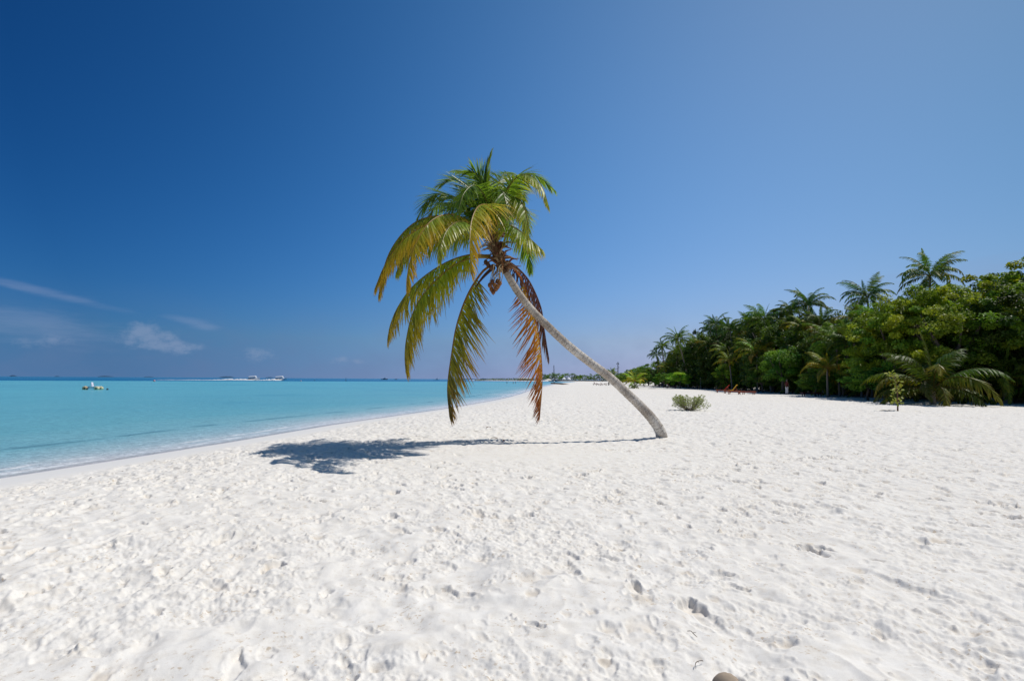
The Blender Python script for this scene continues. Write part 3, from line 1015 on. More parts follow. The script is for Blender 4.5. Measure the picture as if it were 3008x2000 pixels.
def join_crown(frs):
    """all fronds of a far palm as one mesh"""
    mb = MB()
    for me, mat in frs:
        vs = [mat @ v.co for v in me.vertices]
        cs = [tuple(c.color)[:3] for c in me.color_attributes["Col"].data]
        mb.add(vs, [tuple(p.vertices) for p in me.polygons], lambda i, cs=cs: cs[i])
    return mb


def trunk_mesh(h, r0, r1, lean, seed, curve=0.0):
    rnd = random.Random(seed)
    a = rnd.uniform(0, 6.28) if lean is None else lean[0]
    am = rnd.uniform(0.02, 0.12) * h if lean is None else lean[1]
    pts = []
    for i in range(9):
        t = i / 8
        o = am * t ** 1.6
        pts.append(Vector((math.cos(a) * o, math.sin(a) * o, -0.15 + (h + 0.15) * t)))
    rs_ = [r0 * (1.5 if i == 0 else 1.0) + (r1 - r0) * i / 8 for i in range(9)]
    mb = MB()
    mb.tube(catmull(pts, 24), [r0 + (r1 - r0) * i / 24 + (0.35 * r0 * max(0, 1 - i / 3)) for i in range(25)], 9, (0.24, 0.20, 0.165), True,
            lambda i, k: 1 + 0.05 * ((i * 7) % 3 - 1))
    return mb, pts[-1]


def forest_palm(loc, h, fl, kind, label, sch="gm", seed=0, tint=(1, 1, 1), lean=None, group=None, single=False, name="coconut_palm", r=0.15):
    rnd = random.Random(seed)
    root = tag(empty(name, loc), label, "palm tree", group)
    mb, top = trunk_mesh(h, r, r * 0.7, lean, seed)
    mb.build("trunk", M_BARK, root, True)
    frs = []
    j = 0
    for nm, cnt in CROWN_SETS[kind]:
        a0 = rnd.uniform(0, 6.28)
        for q in range(cnt):
            sc = fl * rnd.uniform(0.72, 1.12) * (0.8 if nm == "spear" else 1.0)
            rot = Matrix.Rotation(a0 + 6.283 * q / cnt + rnd.uniform(-.45, .45), 4, "Z") @ Matrix.Rotation(rnd.uniform(-.14, .14), 4, "Y") @ Matrix.Rotation(rnd.uniform(-.4, .4), 4, "X")
            c = sch[0] if nm in ("spear", "erect", "erect2") else rnd.choice(sch)
            m4 = Matrix.Translation(top) @ rot @ Matrix.Scale(sc, 4)
            frs.append((FK[nm, c], m4, tuple(t * rnd.uniform(0.8, 1.15) for t in tint)))
    if single:
        o = join_crown([(a, b) for a, b, _ in frs]).build("crown", M_FFROND, root)
        o.color = (*tint, 1)
    else:
        for me, m4, c in frs:
            o = place(me, "frond", root)
            o.matrix_local = m4
            o.color = (*c, 1)
    return root


# ------------------------------------------------------------------ broad-leaved crowns
def crown_mesh(name, seed, clumps=80, per=120, leaf=0.06, zmin=-0.55, spread=0.17, core=0.22, mat=None):
    rng = np.random.default_rng(seed)
    V, Fc, Cc = [], [], []
    cen = []
    for i in range(clumps):
        while True:
            d = rng.normal(size=3)
            d /= np.linalg.norm(d)
            if d[2] > zmin:
                break
        rr_ = rng.uniform(0.66, 0.98) if rng.random() > core else rng.uniform(0.3, 0.66)
        rr_ *= 1 + 0.16 * math.sin(d[0] * 4 + seed) * math.cos(d[1] * 5 + seed * 2)
        cen.append((d * rr_, d))
    o = 0
    for c, d in cen:
        tint = rng.uniform(0.72, 1.25)
        yel = rng.uniform(0, 1)
        n = int(per * rng.uniform(0.6, 1.3))
        sp = spread * rng.uniform(0.7, 1.25)
        q = rng.normal(size=(n, 3))
        q /= np.linalg.norm(q, axis=1)[:, None]
        q *= sp * rng.random((n, 1)) ** 0.45
        q[:, 2] *= 0.62
        pos_ = c + q
        nrm = d * 0.5 + q / sp * 0.5 + np.array([0, 0, 0.7]) + rng.normal(size=(n, 3)) * 0.55
        nrm /= np.linalg.norm(nrm, axis=1)[:, None]
        t = np.cross(nrm, rng.normal(size=(n, 3)))
        t /= np.linalg.norm(t, axis=1)[:, None] + 1e-9
        b = np.cross(nrm, t)
        l = leaf * rng.uniform(0.65, 1.25, (n, 1))
        w_ = l * 0.34
        fold = nrm * l * 0.12
        vs = np.stack([pos_ - t * l * .5, pos_ - b * w_ + fold - t * l * .02, pos_ + t * l * .5, pos_ + b * w_ + fold - t * l * .02], 1).reshape(-1, 3)
        V.append(vs)
        g = np.array([0.095, 0.21, 0.024]) * (1 - yel) + np.array([0.25, 0.31, 0.028]) * yel
        cc = g * tint * rng.uniform(0.75, 1.3, (n, 1))
        Cc.append(np.repeat(cc, 4, 0))
        Fc.append(np.arange(o, o + 4 * n).reshape(-1, 4))
        o += 4 * n
    V, Cc, Fc = np.concatenate(V), np.concatenate(Cc), np.concatenate(Fc)
    me = bpy.data.meshes.new(name)
    me.from_pydata(V.tolist(), [], Fc.tolist())
    ca = me.color_attributes.new("Col", "FLOAT_COLOR", "POINT")
    ca.data.foreach_set("color", np.concatenate([Cc, np.ones((len(Cc), 1))], 1).astype(np.float32).ravel())
    me.materials.append(mat or M_LEAF)
    return me


CR_BIG = [crown_mesh("crown", 40 + i, 200, 150, 0.046, -0.8, 0.125) for i in range(3)]
CR_MID = [crown_mesh("crown", 50 + i, 130, 105, 0.066, -0.97, 0.17) for i in range(4)]
CR_BUSH = [crown_mesh("crown", 60 + i, 80, 110, 0.078, -0.8, 0.23) for i in range(3)]


def limb_mesh(seed, dark=1.0):
    """unit trunk with limbs reaching into a crown centred at z = 0.5"""
    rnd = random.Random(seed)
    mb = MB()
    c = (0.15 * dark, 0.12 * dark, 0.095 * dark)
    b = [Vector((0, 0, -0.03)), Vector((rnd.uniform(-.03, .03), 0, 0.15)), Vector((rnd.uniform(-.05, .05), rnd.uniform(-.05, .05), 0.32))]
    mb.tube(catmull(b, 6), [0.045, 0.038, 0.034, 0.032, 0.03, 0.028, 0.026], 8, c)
    for i in range(7):
        a = 6.28 * i / 7 + rnd.uniform(-.3, .3)
        e = Vector((math.cos(a) * rnd.uniform(.2, .36), math.sin(a) * rnd.uniform(.2, .36), rnd.uniform(.5, .85)))
        m_ = b[2].lerp(e, 0.5) + Vector((0, 0, -0.05))
        mb.tube(catmull([b[2] - Vector((0, 0, .04)), m_, e], 5), [.02, .017, .014, .011, .008, .004], 6, c)
    return mb.mesh("trunk", M_BARK, True)


LIMB = [limb_mesh(i) for i in range(3)]


def broad_tree(loc, h, rx, ry, label, crowns, idx, tint=(1, 1, 1), group=None, name="broadleaf_tree", cat="tree", zc=0.5, rz=0.5, rot=0.0, limb=True):
    root = tag(empty(name, loc), label, cat, group)
    if limb:
        place(LIMB[idx % 3], "trunk", root, (0, 0, 0), (0, 0, rot), (h * 0.9, h * 0.9, h))
    o = place(crowns[idx % len(crowns)], "crown", root, (0, 0, h * zc), (0, 0, rot), (rx, ry, h * rz))
    o.color = (*tint, 1)
    return root


# ------------------------------------------------------------------ the forest behind the beach
def gx(px, d):
    x = P(px, hor(px), d).x
    return Vector((x, d, ground_z(x, d) - 0.03))


def top_h(px, py, d):
    return P(px, py, d).z


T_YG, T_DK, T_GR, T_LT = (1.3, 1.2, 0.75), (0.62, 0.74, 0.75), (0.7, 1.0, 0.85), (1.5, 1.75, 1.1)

# the big spreading trees on the right
for px, py, d, rx, ry, tint, lb in [
    (2968, 772, 47, 6.6, 6.2, T_YG, "tallest broad leafy tree, its yellow green crown cut by the right edge of the view"),
    (2795, 815, 45, 5.2, 5.0, T_YG, "broad yellow green tree crown directly behind the big low palm"),
    (2640, 872, 49, 4.8, 4.8, T_YG, "rounded yellow green tree below the two tallest palm tops"),
    (2515, 915, 58, 4.2, 4.4, (0.8, 0.95, 0.8), "mid green leafy tree where the yellow green trees meet the palms"),
]:
    h = top_h(px, py, d)
    broad_tree(gx(px, d), h, rx, ry, lb, CR_BIG, px, tint, "spreading broad leafy trees at the right end of the forest", rot=px, zc=0.52, rz=0.48)

# palms standing above the canopy
for px, py, d, fl, kind, lb, sch, tint, lean in [
    (2732, 812, 54, 4.3, "tall", "tallest palm top rising above the yellow green trees", "gm", (.75, .75, .85), (0, .5)),
    (2574, 874, 62, 3.9, "tall", "palm top just left of the tallest one against the sky", "g", (.7, .75, .85), (3, .6)),
    (2382, 896, 76, 4.2, "tall", "dark many fronded palm against the sky, at the left shoulder of the broad trees", "g", (.5, .62, .6), (1, .4)),
    (2262, 938, 86, 4.3, "tall", "palm with one upright spear leaf, left of the dark palm", "gm", (.7, .85, .7), (2, .8)),
    (2112, 952, 108, 3.4, "tall", "small topped palm showing above the middle of the dark canopy", "g", (.6, .75, .75), (2, .5)),
    (2022, 998, 110, 4.0, "tall", "palm leaning over the seaward corner of the forest with brown hanging fronds", "gm", (.65, .8, .65), (3.3, 2.2)),
    (1953, 1020, 132, 3.2, "tall", "outermost tall palm at the left end of the palm tops", "g", (.5, .65, .62), (3, .5)),
    (1937, 1042, 138, 3.0, "tall", "short dark palm under the outermost tall palm", "g", (.45, .6, .58), None),
    (2160, 968, 100, 3.6, "tall", "dark palm head sunk in the canopy between two palm tops", "g", (.45, .58, .55), None),
    (2205, 950, 96, 3.6, "tall", "grey green palm head behind the spear leaf palm", "gm", (.55, .65, .6), None),
    (2318, 915, 84, 3.8, "tall", "palm head filling the gap left of the dark palm", "g", (.5, .62, .6), None),
    (2080, 968, 116, 3.2, "tall", "palm head with drooping fronds over the dark leafy tree", "g", (.5, .62, .6), None),
]:
    base = gx(px, d)
    h = top_h(px, py, d) - base.z
    forest_palm(base, h, fl, kind, lb, sch, px, tint, lean, "tall palms in the beach forest", single=d > 92)

# younger palms in front of the trees
for px, py, d, fl, lb, sch, tint in [
    (2225, 1040, 79, 3.8, "young palm with pale shining fronds left of the round dark tree", "my", (.8, .85, .8)),
    (2380, 972, 72, 3.2, "young palm with upright yellowish fronds below the dark tall palm", "my", (.8, .8, .75)),
    (2465, 1010, 58, 3.9, "young palm with glossy arching fronds right of the round dark tree", "gm", (.8, .9, .8)),
    (2592, 950, 53, 3.7, "palm with green upright fronds in front of the yellow green trees", "gm", (.9, 1.0, .8)),
    (2430, 1085, 55, 3.0, "low palm whose orange tipped fronds hang over the dark sand", "my", (.85, .75, .6)),
    (2150, 1062, 89, 3.0, "low olive palm behind the red and yellow sunbeds", "my", (.75, .75, .65)),
    (1962, 1085, 130, 3.3, "dull green palm at the corner of the forest behind the bushes", "my", (.8, .85, .7)),
    (2530, 1010, 55, 3.3, "dark palm between the glossy palm and the big low palm", "g", (.5, .6, .55)),
    (2300, 1010, 80, 3.2, "olive palm fronds showing behind the round dark tree", "gm", (.65, .75, .6)),
]:
    base = gx(px, d)
    h = max(0.5, top_h(px, py, d) - base.z)
    forest_palm(base, h, fl, "young", lb, sch, px, tint, None, "young palms at the forest edge", name="young_palm", r=0.12)

# big stemless palm in the open and the one cut by the right edge
b = gx(2738, 39.5)
forest_palm(b, 1.15, 5.7, "ground", "big low palm with long arching fronds sweeping to the sand, behind the sapling", "gmy", 83, (.46, .45, .36), (0, .05), name="low_palm", r=0.2)
b = gx(3075, 40)
forest_palm(b, 1.3, 4.4, "ground", "low palm mostly outside the right edge, only its left fronds showing", "gmy", 78, (.55, .60, .5), (0, .05), name="low_palm", r=0.26)

# bushes along the front
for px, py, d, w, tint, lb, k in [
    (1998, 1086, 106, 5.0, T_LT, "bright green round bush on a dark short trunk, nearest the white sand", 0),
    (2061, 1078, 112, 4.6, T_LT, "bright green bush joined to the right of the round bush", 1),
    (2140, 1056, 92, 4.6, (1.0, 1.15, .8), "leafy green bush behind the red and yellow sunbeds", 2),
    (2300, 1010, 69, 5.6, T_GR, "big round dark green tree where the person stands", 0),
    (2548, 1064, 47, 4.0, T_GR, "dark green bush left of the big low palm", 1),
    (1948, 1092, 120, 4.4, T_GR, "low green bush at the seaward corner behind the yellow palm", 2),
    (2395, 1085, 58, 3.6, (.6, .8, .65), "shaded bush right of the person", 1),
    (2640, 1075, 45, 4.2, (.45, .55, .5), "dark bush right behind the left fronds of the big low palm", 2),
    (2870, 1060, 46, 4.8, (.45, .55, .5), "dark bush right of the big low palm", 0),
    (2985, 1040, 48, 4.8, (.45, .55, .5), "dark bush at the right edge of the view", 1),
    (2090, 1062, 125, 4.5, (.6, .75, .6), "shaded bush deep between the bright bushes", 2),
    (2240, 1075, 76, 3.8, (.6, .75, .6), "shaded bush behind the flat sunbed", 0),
]:
    h = top_h(px, py, d) / 1.02
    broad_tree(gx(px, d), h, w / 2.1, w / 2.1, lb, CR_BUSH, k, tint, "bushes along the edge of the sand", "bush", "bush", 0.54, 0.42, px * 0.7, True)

# dense forest filling behind: skyline profile in the photograph
SKX = [1830, 1850, 1870, 1900, 1935, 1960, 2000, 2060, 2100, 2150, 2200, 2250, 2300, 2350, 2400, 2440, 2482, 2616, 2710, 2826, 2903, 3050]
SKY_ = [1108, 1090, 1082, 1076, 1050, 1030, 1002, 966, 938, 930, 918, 912, 906, 902, 908, 902, 895, 880, 838, 818, 798, 772]
rf = random.Random(99)
made = 0
FILL = []
for d in np.concatenate([np.linspace(40, 70, 15), np.linspace(73, 150, 20)]):
    FILL.append((rf.uniform(38.5, 42.5), float(d) + rf.uniform(-.8, .8), rf.uniform(15, 75), .42, .56))
for d in np.concatenate([np.linspace(44, 80, 16), np.linspace(84, 160, 18)]):
    FILL.append((rf.uniform(44.0, 50.0), float(d) + rf.uniform(-.8, .8), rf.uniform(-8, 28), .38, .5))
for d in np.linspace(60, 190, 16):
    FILL.append((rf.uniform(54.0, 66.0), float(d), rf.uniform(14, 44), .42, .55))
for X, d, off, ra, rb in FILL:
    px = CX + FPX * X / d
    if px > 3150:
        continue
    h = min(16.0, top_h(px, float(np.interp(px, SKX, SKY_)) + off, d))
    if h < 2:
        continue
    r = rf.uniform(ra, rb) * min(h, 9)
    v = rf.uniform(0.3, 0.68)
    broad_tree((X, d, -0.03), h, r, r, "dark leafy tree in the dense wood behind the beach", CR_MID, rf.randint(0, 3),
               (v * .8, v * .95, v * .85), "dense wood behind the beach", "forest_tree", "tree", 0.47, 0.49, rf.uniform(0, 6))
for n_, d in enumerate(np.concatenate([np.linspace(41, 72, 14), np.linspace(76, 128, 14)])):
    X = rf.uniform(36.5, 38.5)
    px = CX + FPX * X / d
    if px > 3080:
        continue
    v = rf.uniform(0.35, 0.7)
    if n_ % 2:
        h = rf.uniform(2.2, 3.8)
        broad_tree((X, float(d), -0.03), h, h * .62, h * .62, "low shaded shrub filling the dark foot of the wood", CR_BUSH, rf.randint(0, 2), (v * .8, v, v * .85),
                   "shaded undergrowth of the wood", "bush", "bush", 0.45, 0.46, rf.uniform(0, 6))
    else:
        forest_palm((X - .6, float(d), -0.03), rf.uniform(.8, 2.6), rf.uniform(2.8, 3.8), "ground", "low palm with olive fronds in the dark front of the wood", "gmy", 500 + n_,
                    (v * 1.1, v * 1.1, v), None, "low palms in the front of the wood", True, "low_palm", .16)
for d in np.concatenate([np.linspace(42, 74, 12), np.linspace(79, 124, 12)]):
    X = rf.uniform(39.8, 41.5)
    if CX + FPX * X / d > 3100:
        continue
    h = rf.uniform(2.4, 3.4)
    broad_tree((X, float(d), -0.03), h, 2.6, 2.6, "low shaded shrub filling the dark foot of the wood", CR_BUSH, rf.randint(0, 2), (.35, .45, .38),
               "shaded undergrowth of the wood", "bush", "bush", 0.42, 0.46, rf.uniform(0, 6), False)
# more palm heads sunk in the canopy
for n_, (px, dy, d) in enumerate([(1985, 28, 126), (2050, 40, 112), (2095, 70, 104), (2140, 35, 106), (2185, 60, 96), (2235, 70, 90), (2290, 30, 88), (2330, 60, 80), (2360, 100, 74),
                                  (2420, 50, 72), (2450, 90, 66), (2210, 110, 88), (2130, 100, 96), (2545, 60, 60), (2060, 90, 108), (2660, 120, 50), (2890, 150, 47)]):
    py = float(np.interp(px, SKX, SKY_)) + dy
    base = gx(px, d)
    v = rf.uniform(.5, .85)
    forest_palm(base, max(1.5, top_h(px, py, d) - base.z), rf.uniform(3.0, 3.9), "young" if n_ % 2 else "tall", "palm head partly sunk among the leafy trees of the wood", "gmy" if n_ % 3 else "gm", 600 + n_,
                (v, v * 1.02, v * .9), None, "palms mixed into the wood", d > 92, "coconut_palm", .13)
# the wood running on into the distance
for px, py, d, r, lb in [
    (1905, 1072, 165, 4.5, "far green tree stepping down from the forest corner"), (1880, 1076, 190, 4.5, "far tree with a ragged top left of the forest corner"),
    (1860, 1080, 215, 4.6, "pale far tree behind the yellow palm"), (1840, 1092, 240, 4.0, "low far tree left of the yellow palm"),
    (1925, 1058, 150, 4.6, "dark far tree tucked under the outermost palms"), (1822, 1100, 260, 3.6, "small far tree beside the floodlight mast"),
    (1800, 1098, 280, 3.6, "small far tree behind the curved trunk"), (1890, 1095, 170, 3.6, "low far bush in front of the ragged tree"),
    (1870, 1098, 185, 3.4, "low far bush behind the yellow palm")]:
    h = top_h(px, py, d)
    broad_tree(gx(px, d), h, r, r, lb, CR_MID, px, (.8, .95, .85), "trees receding along the beach", "forest_tree", "tree", 0.52, 0.46, px)

# yellow palm in the open, its low companion, and the small palms by the far sunbeds
forest_palm(gx(1864, 109), 1.3, 3.4, "young", "young yellow palm standing in the open sand between the trunk and the forest", "my", 301, (1.5, 1.45, 1.0), (0, .05), name="yellow_palm", r=0.14)
forest_palm(gx(1862, 104), 0.35, 1.25, "ground", "small dark palm clump at the foot of the yellow palm", "gm", 302, (.55, .6, .5), (0, .02), name="low_palm", r=0.12)
forest_palm(gx(1788, 168), 2.0, 3.2, "young", "small dark palm shading the far sunbeds, crossing the curved trunk", "gm", 303, (.6, .6, .5), (0, .1), name="young_palm", r=0.17)
forest_palm(gx(1795, 200), 4.4, 3.0, "tall", "small far palm top rising just above the curved trunk", "gm", 304, (.9, .9, .8), (0, .2), name="coconut_palm", single=True)

# ------------------------------------------------------------------ grey green shrub on the open sand
rs_ = random.Random(12)
b0 = on_ground(2024, 1205)
shrub = tag(empty("sand_shrub", b0), "lone grey green shrub with bare spreading stems on the open sand", "shrub")
ms, ml = MB(), MB()
for i in range(64):
    a = rs_.uniform(0, 6.283)
    el_ = rs_.uniform(0.25, 1.25)
    L = rs_.uniform(0.75, 1.0) * (1.16 if el_ < .8 else 0.98)
    pts = [Vector((0.06 * math.cos(a), 0.06 * math.sin(a), 0.0))]
    p = pts[0].copy()
    e = el_ * 0.7
    for k in range(6):
        e += rs_.uniform(-.06, .16)
        a += rs_.uniform(-.16, .16)
        p = p + Vector((math.cos(a) * math.cos(e), math.sin(a) * math.cos(e), math.sin(e))) * L / 6
        pts.append(p.copy())
    ms.tube(pts, [.017, .014, .012, .010, .008, .006, .004], 5, (0.30, 0.25, 0.19))
    for k in range(3, 7):
        for t_ in range(3):
            q = pts[k] + Vector((rs_.gauss(0, .05), rs_.gauss(0, .05), rs_.gauss(0.03, .05)))
            ms.tube([pts[k], q], [.005, .003], 4, (0.30, 0.26, 0.19), False)
            for z_ in range(13 if k > 4 else 7):
                d = Vector((rs_.gauss(0, 1), rs_.gauss(0, 1), rs_.gauss(.5, .8))).normalized()
                w_ = d.cross(Vector((rs_.gauss(0, 1), rs_.gauss(0, 1), rs_.gauss(0, 1)))).normalized()
                l_ = rs_.uniform(.035, .07)
                o = q + d * .01
                c = lerp3((0.21, 0.27, 0.07), (0.36, 0.44, 0.15), rs_.random())
                ml.add([o, o + d * l_ * .5 - w_ * l_ * .17, o + d * l_, o + d * l_ * .5 + w_ * l_ * .17], [(0, 1, 2, 3)], c)
ms.build("stems", M_BARK, shrub)
o = ml.build("foliage", M_LEAF, shrub)

# ------------------------------------------------------------------ young sapling in front of the low palm
b0 = on_ground(2637, 1206)
sap = tag(empty("sapling", b0), "thin young sapling with round yellow green leaves on bare sand before the low palm", "sapling")
mb, ml = MB(), MB()
pts = catmull([Vector((0, 0, -.05)), Vector((0.02, 0, .7)), Vector((0, 0, 1.3)), Vector((-.10, 0, 1.8)), Vector((-.36, 0, 2.12))], 14)
mb.tube(pts, [.045 - .0026 * i for i in range(15)], 7, (0.22, 0.12, 0.08))
for i in range(86):
    t = rs_.choice([rs_.uniform(2.5, 5), rs_.uniform(6, 11), rs_.uniform(6, 11), rs_.uniform(11, 14)])
    k = min(13, int(t))
    o = pts[k].lerp(pts[k + 1], t - k)
    a = rs_.uniform(0, 6.28)
    d = Vector((math.cos(a), math.sin(a), rs_.uniform(-.3, .6))).normalized()
    st = rs_.uniform(.05, .26 if t < 11 else .14)
    q = o + d * st
    mb.tube([o, q], [.006, .004], 4, (0.24, 0.2, 0.08), False)
    nrm = Vector((rs_.gauss(0, .7), rs_.gauss(-.4, .7), 1)).normalized()
    u_ = nrm.cross(d).normalized()
    f_ = u_.cross(nrm)
    r_ = rs_.uniform(.05, .085)
    c = lerp3((0.17, 0.24, 0.03), (0.34, 0.36, 0.05), rs_.random())
    ml.add([q + u_ * (r_ * math.cos(x)) + f_ * (r_ + r_ * 1.1 * math.sin(x)) + nrm * (.012 * math.cos(2 * x)) for x in [6.283 * z / 8 for z in range(8)]], [tuple(range(8))], c)
mb.build("trunk", M_BARK, sap, True)
ml.build("foliage", M_LEAF, sap)
mb = MB()
mb.tube(catmull([Vector((-.42, 0, 0)), Vector((-.1, .05, .035)), Vector((.15, .02, .02)), Vector((.5, -.05, .05))], 8), [.012, .018, .02, .02, .018, .017, .014, .012, .008], 6, (0.2, 0.16, 0.12))
mb.tube([Vector((.1, .03, .03)), Vector((.3, .12, .08)), Vector((.42, .2, .05))], [.01, .008, .004], 5, (0.2, 0.16, 0.12))
o = mb.build("driftwood_stick", M_BARK, None, True)
o.location = on_ground(2604, 1207) + Vector((0, 0, .03))
tag(o, "thin grey stick lying on the sand left of the sapling", "stick")

# slender grey posts
def post(px, py, top, label, lean=0.0, r=0.05, name="wooden_post"):
    b = on_ground(px, py)
    h = P(px, top, b.y).z - b.z
    m_ = MB()
    m_.tube([Vector((0, 0, -.1)), Vector((lean * .3, 0, h * .4)), Vector((lean, 0, h))], [r, r * .95, r * .85], 8, (0.30, 0.27, 0.24))
    m_.tube([Vector((lean, 0, h)), Vector((lean, 0, h + .015))], [r * .95, r * .6], 8, (0.2, 0.18, 0.16))
    o = m_.build(name, M_WOOD)
    o.location = b
    tag(o, label, "post")


post(2058, 1143, 1109, "thin grey post standing on the sand beside the bright green bushes", 0, .06)
post(2174, 1139, 1108, "thin leaning grey pole behind the yellow towel sunbed", -.35, .05)


# ------------------------------------------------------------------ sunbeds and towels
def make_sunbed(col, back, parent_loc, rz, label, group, bl=0.72):
    """head end along +x; a slatted bed on four legs with a lifting backrest"""
    root = tag(empty("sunbed", parent_loc, rz), label, "sunbed", group)
    L, W, H = 2.0, 0.68, 0.40
    mb = MB()
    for s in (-1, 1):
        mb.box((0, s * (W / 2 - .03), H - .05), (L, .055, .10), None, col)
    for x in (-L / 2 + .03, L / 2 - .03):
        mb.box((x, 0, H - .05), (.05, W - .115, .096), None, col)
    ex = L / 2 - bl
    n = 9
    for i in range(n):
        x = -L / 2 + .1 + (ex + L / 2 - .12) * i / (n - 1)
        mb.box((x, 0, H + .004), (.105, W - .02, .022), None, tuple(c * random.uniform(.85, 1.1) for c in col))
    mb.build("frame", M_WOOD, root)
    mb = MB()
    rot = Matrix.Rotation(-back, 3, "Y")
    org = Vector((ex, 0, H + .01))
    for i in range(6):
        mb.box(org + rot @ Vector((.06 + bl * .94 * i / 6 + .03, 0, .012)), (.10, W - .04, .02), rot, tuple(c * random.uniform(.85, 1.1) for c in col))
    for s in (-1, 1):
        mb.box(org + rot @ Vector((bl / 2, s * (W / 2 - .09), -.018)), (bl, .04, .03), rot, col)
    if back > .2:
        for s in (-1, 1):
            a = org + rot @ Vector((bl * .6, s * (W / 2 - .12), -.03))
            e = Vector((ex + .5, s * (W / 2 - .12), H - .03))
            mb.tube([a, e], .014, 5, col)
    mb.build("backrest", M_WOOD, root)
    for sx_ in (-1, 1):
        for sy in (-1, 1):
            m_ = MB()
            m_.box((sx_ * (L / 2 - .17), sy * (W / 2 - .045), (H - .1) / 2), (.075, .06, H - .101), None, col)
            m_.build("leg", M_WOOD, root)
    return root, org, rot, bl, W


def towel(bed, col, label, full=True):
    root, org, rot, bl, W = bed
    mb = MB()
    prof = [org + rot @ Vector((bl - .02, 0, -.07)), org + rot @ Vector((bl + .02, 0, .0)), org + rot @ Vector((bl, 0, .045))]
    prof += [org + rot @ Vector((bl * t, 0, .045 + .012 * math.sin(t * 17))) for t in (.9, .75, .6, .45, .3, .15)]
    prof += [org + Vector((-x, 0, .03 + .006 * math.sin(x * 20))) for x in ([.02, .15, .3, .45] if full else [.02, .1])]
    w_ = W * .84
    vs, fs = [], []
    n = 7
    for i, p in enumerate(prof):
        for k in range(n):
            y = w_ * (k / (n - 1) - .5)
            vs.append(p + Vector((0, y, .010 * math.sin(k * 2.1 + i * .7) + (-.02 if k in (0, n - 1) else 0))))
    for i in range(len(prof) - 1):
        for k in range(n - 1):
            fs.append((i * n + k, i * n + k + 1, (i + 1) * n + k + 1, (i + 1) * n + k))
    mb.add(vs, fs, col)
    o = mb.build("towel", M_CLOTH, None, True)
    o.location, o.rotation_euler = root.location, root.rotation_euler
    sm = o.modifiers.new("thick", "SOLIDIFY")
    sm.thickness = 0.012
    tag(o, label, "towel")
    return o


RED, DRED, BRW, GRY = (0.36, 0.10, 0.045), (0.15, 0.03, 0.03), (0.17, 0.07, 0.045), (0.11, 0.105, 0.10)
GA = "red sunbeds in front of the bushes"
random.seed(5)
b1 = make_sunbed(RED, 0.85, on_ground(2126, 1153), -0.25, "red sunbed with the red towel hung over its raised back", GA, .85)
towel(b1, (0.62, 0.015, 0.02), "bright red towel draped over the raised back of a sunbed", False)
b2 = make_sunbed(RED, 0.90, on_ground(2150, 1155), -0.20, "red sunbed with the yellow towel on its raised back", GA, .9)
towel(b2, (0.85, 0.50, 0.03), "yellow towel draped over the raised back of a sunbed", True)
make_sunbed(RED, 0.0, on_ground(2163, 1157.5), -0.12, "flat red sunbed in front of the one with the yellow towel", GA)
make_sunbed(RED, 0.0, on_ground(2193, 1158.5), -0.10, "flat red sunbed on the right end of the row, touching the forest shade", GA)
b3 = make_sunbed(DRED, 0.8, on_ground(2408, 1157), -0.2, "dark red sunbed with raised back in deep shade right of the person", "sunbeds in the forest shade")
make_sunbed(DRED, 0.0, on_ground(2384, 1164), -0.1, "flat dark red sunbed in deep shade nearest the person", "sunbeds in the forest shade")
GB = "sunbeds between the yellow palm and the bushes"
make_sunbed(GRY, 0.0, on_ground(1883, 1136), 0.1, "small grey sunbed right at the foot of the yellow palm", GB)
make_sunbed(GRY, 0.0, on_ground(1903, 1129), -0.1, "grey sunbed farthest back beside the purple towel", GB)
bp = make_sunbed(GRY, 0.75, on_ground(1918, 1130), -0.2, "grey sunbed with the purple towel on its raised back", GB)
towel(bp, (0.05, 0.02, 0.09), "dark purple towel over the raised back of a far sunbed", False)
make_sunbed(GRY, 0.0, on_ground(1928, 1136), -0.1, "grey flat sunbed in front of the maroon sunbed", GB)
make_sunbed(DRED, 0.8, on_ground(1941, 1137), 0.3, "maroon sunbed with raised back in the middle of the far group", GB)
make_sunbed((0.24, 0.06, 0.04), 0.7, on_ground(1972, 1140), 2.6, "dull red sunbed half hidden by the bright green round bush", GB)
GC = "far sunbeds beside the small dark palm"
make_sunbed(DRED, 0.9, on_ground(1751, 1131), 2.7, "maroon sunbed with raised back, farthest out toward the sea", GC)
make_sunbed(BRW, 0.6, on_ground(1760, 1132), 2.9, "brown sunbed second in the far group near the sea", GC)
make_sunbed((0.24, 0.10, 0.06), 0.7, on_ground(1772, 1132), 2.8, "light brown sunbed under the small dark palm", GC)
make_sunbed(BRW, 0.0, on_ground(1783, 1129), 0.1, "brown sunbed behind the stem of the small dark palm", GC)


# ------------------------------------------------------------------ person in the shade
def skin_body(name, joints, edges, mat, parent, root=0, col=(1, 1, 1), sub=2):
    me = bpy.data.meshes.new(name)
    me.from_pydata([j[0] for j in joints], edges, [])
    o = place(me, name, parent)
    sk = o.modifiers.new("skin", "SKIN")
    for i, j in enumerate(joints):
        r = j[1]
        me.skin_vertices[0].data[i].radius = r if hasattr(r, "__len__") else (r, r)
        me.skin_vertices[0].data[i].use_root = i == root
    s = o.modifiers.new("sub", "SUBSURF")
    s.levels = s.render_levels = sub
    sk.use_smooth_shade = True
    me.materials.append(mat)
    return o


def plain(name, c, rough=0.8):
    mt, nt_, bs_, _ = material(name)
    tcn_ = nt_.new("ShaderNodeTexCoord")
    n_ = nt_.noise(tcn_.outputs["Object"], 14.0, 4.0)
    nt_.put(bs_.inputs["Base Color"], nt_.mix(nt_.maprange(n_, .3, .7, 0, .25), c, tuple(x * .7 for x in c)))
    bs_.inputs["Roughness"].default_value = rough
    return mt


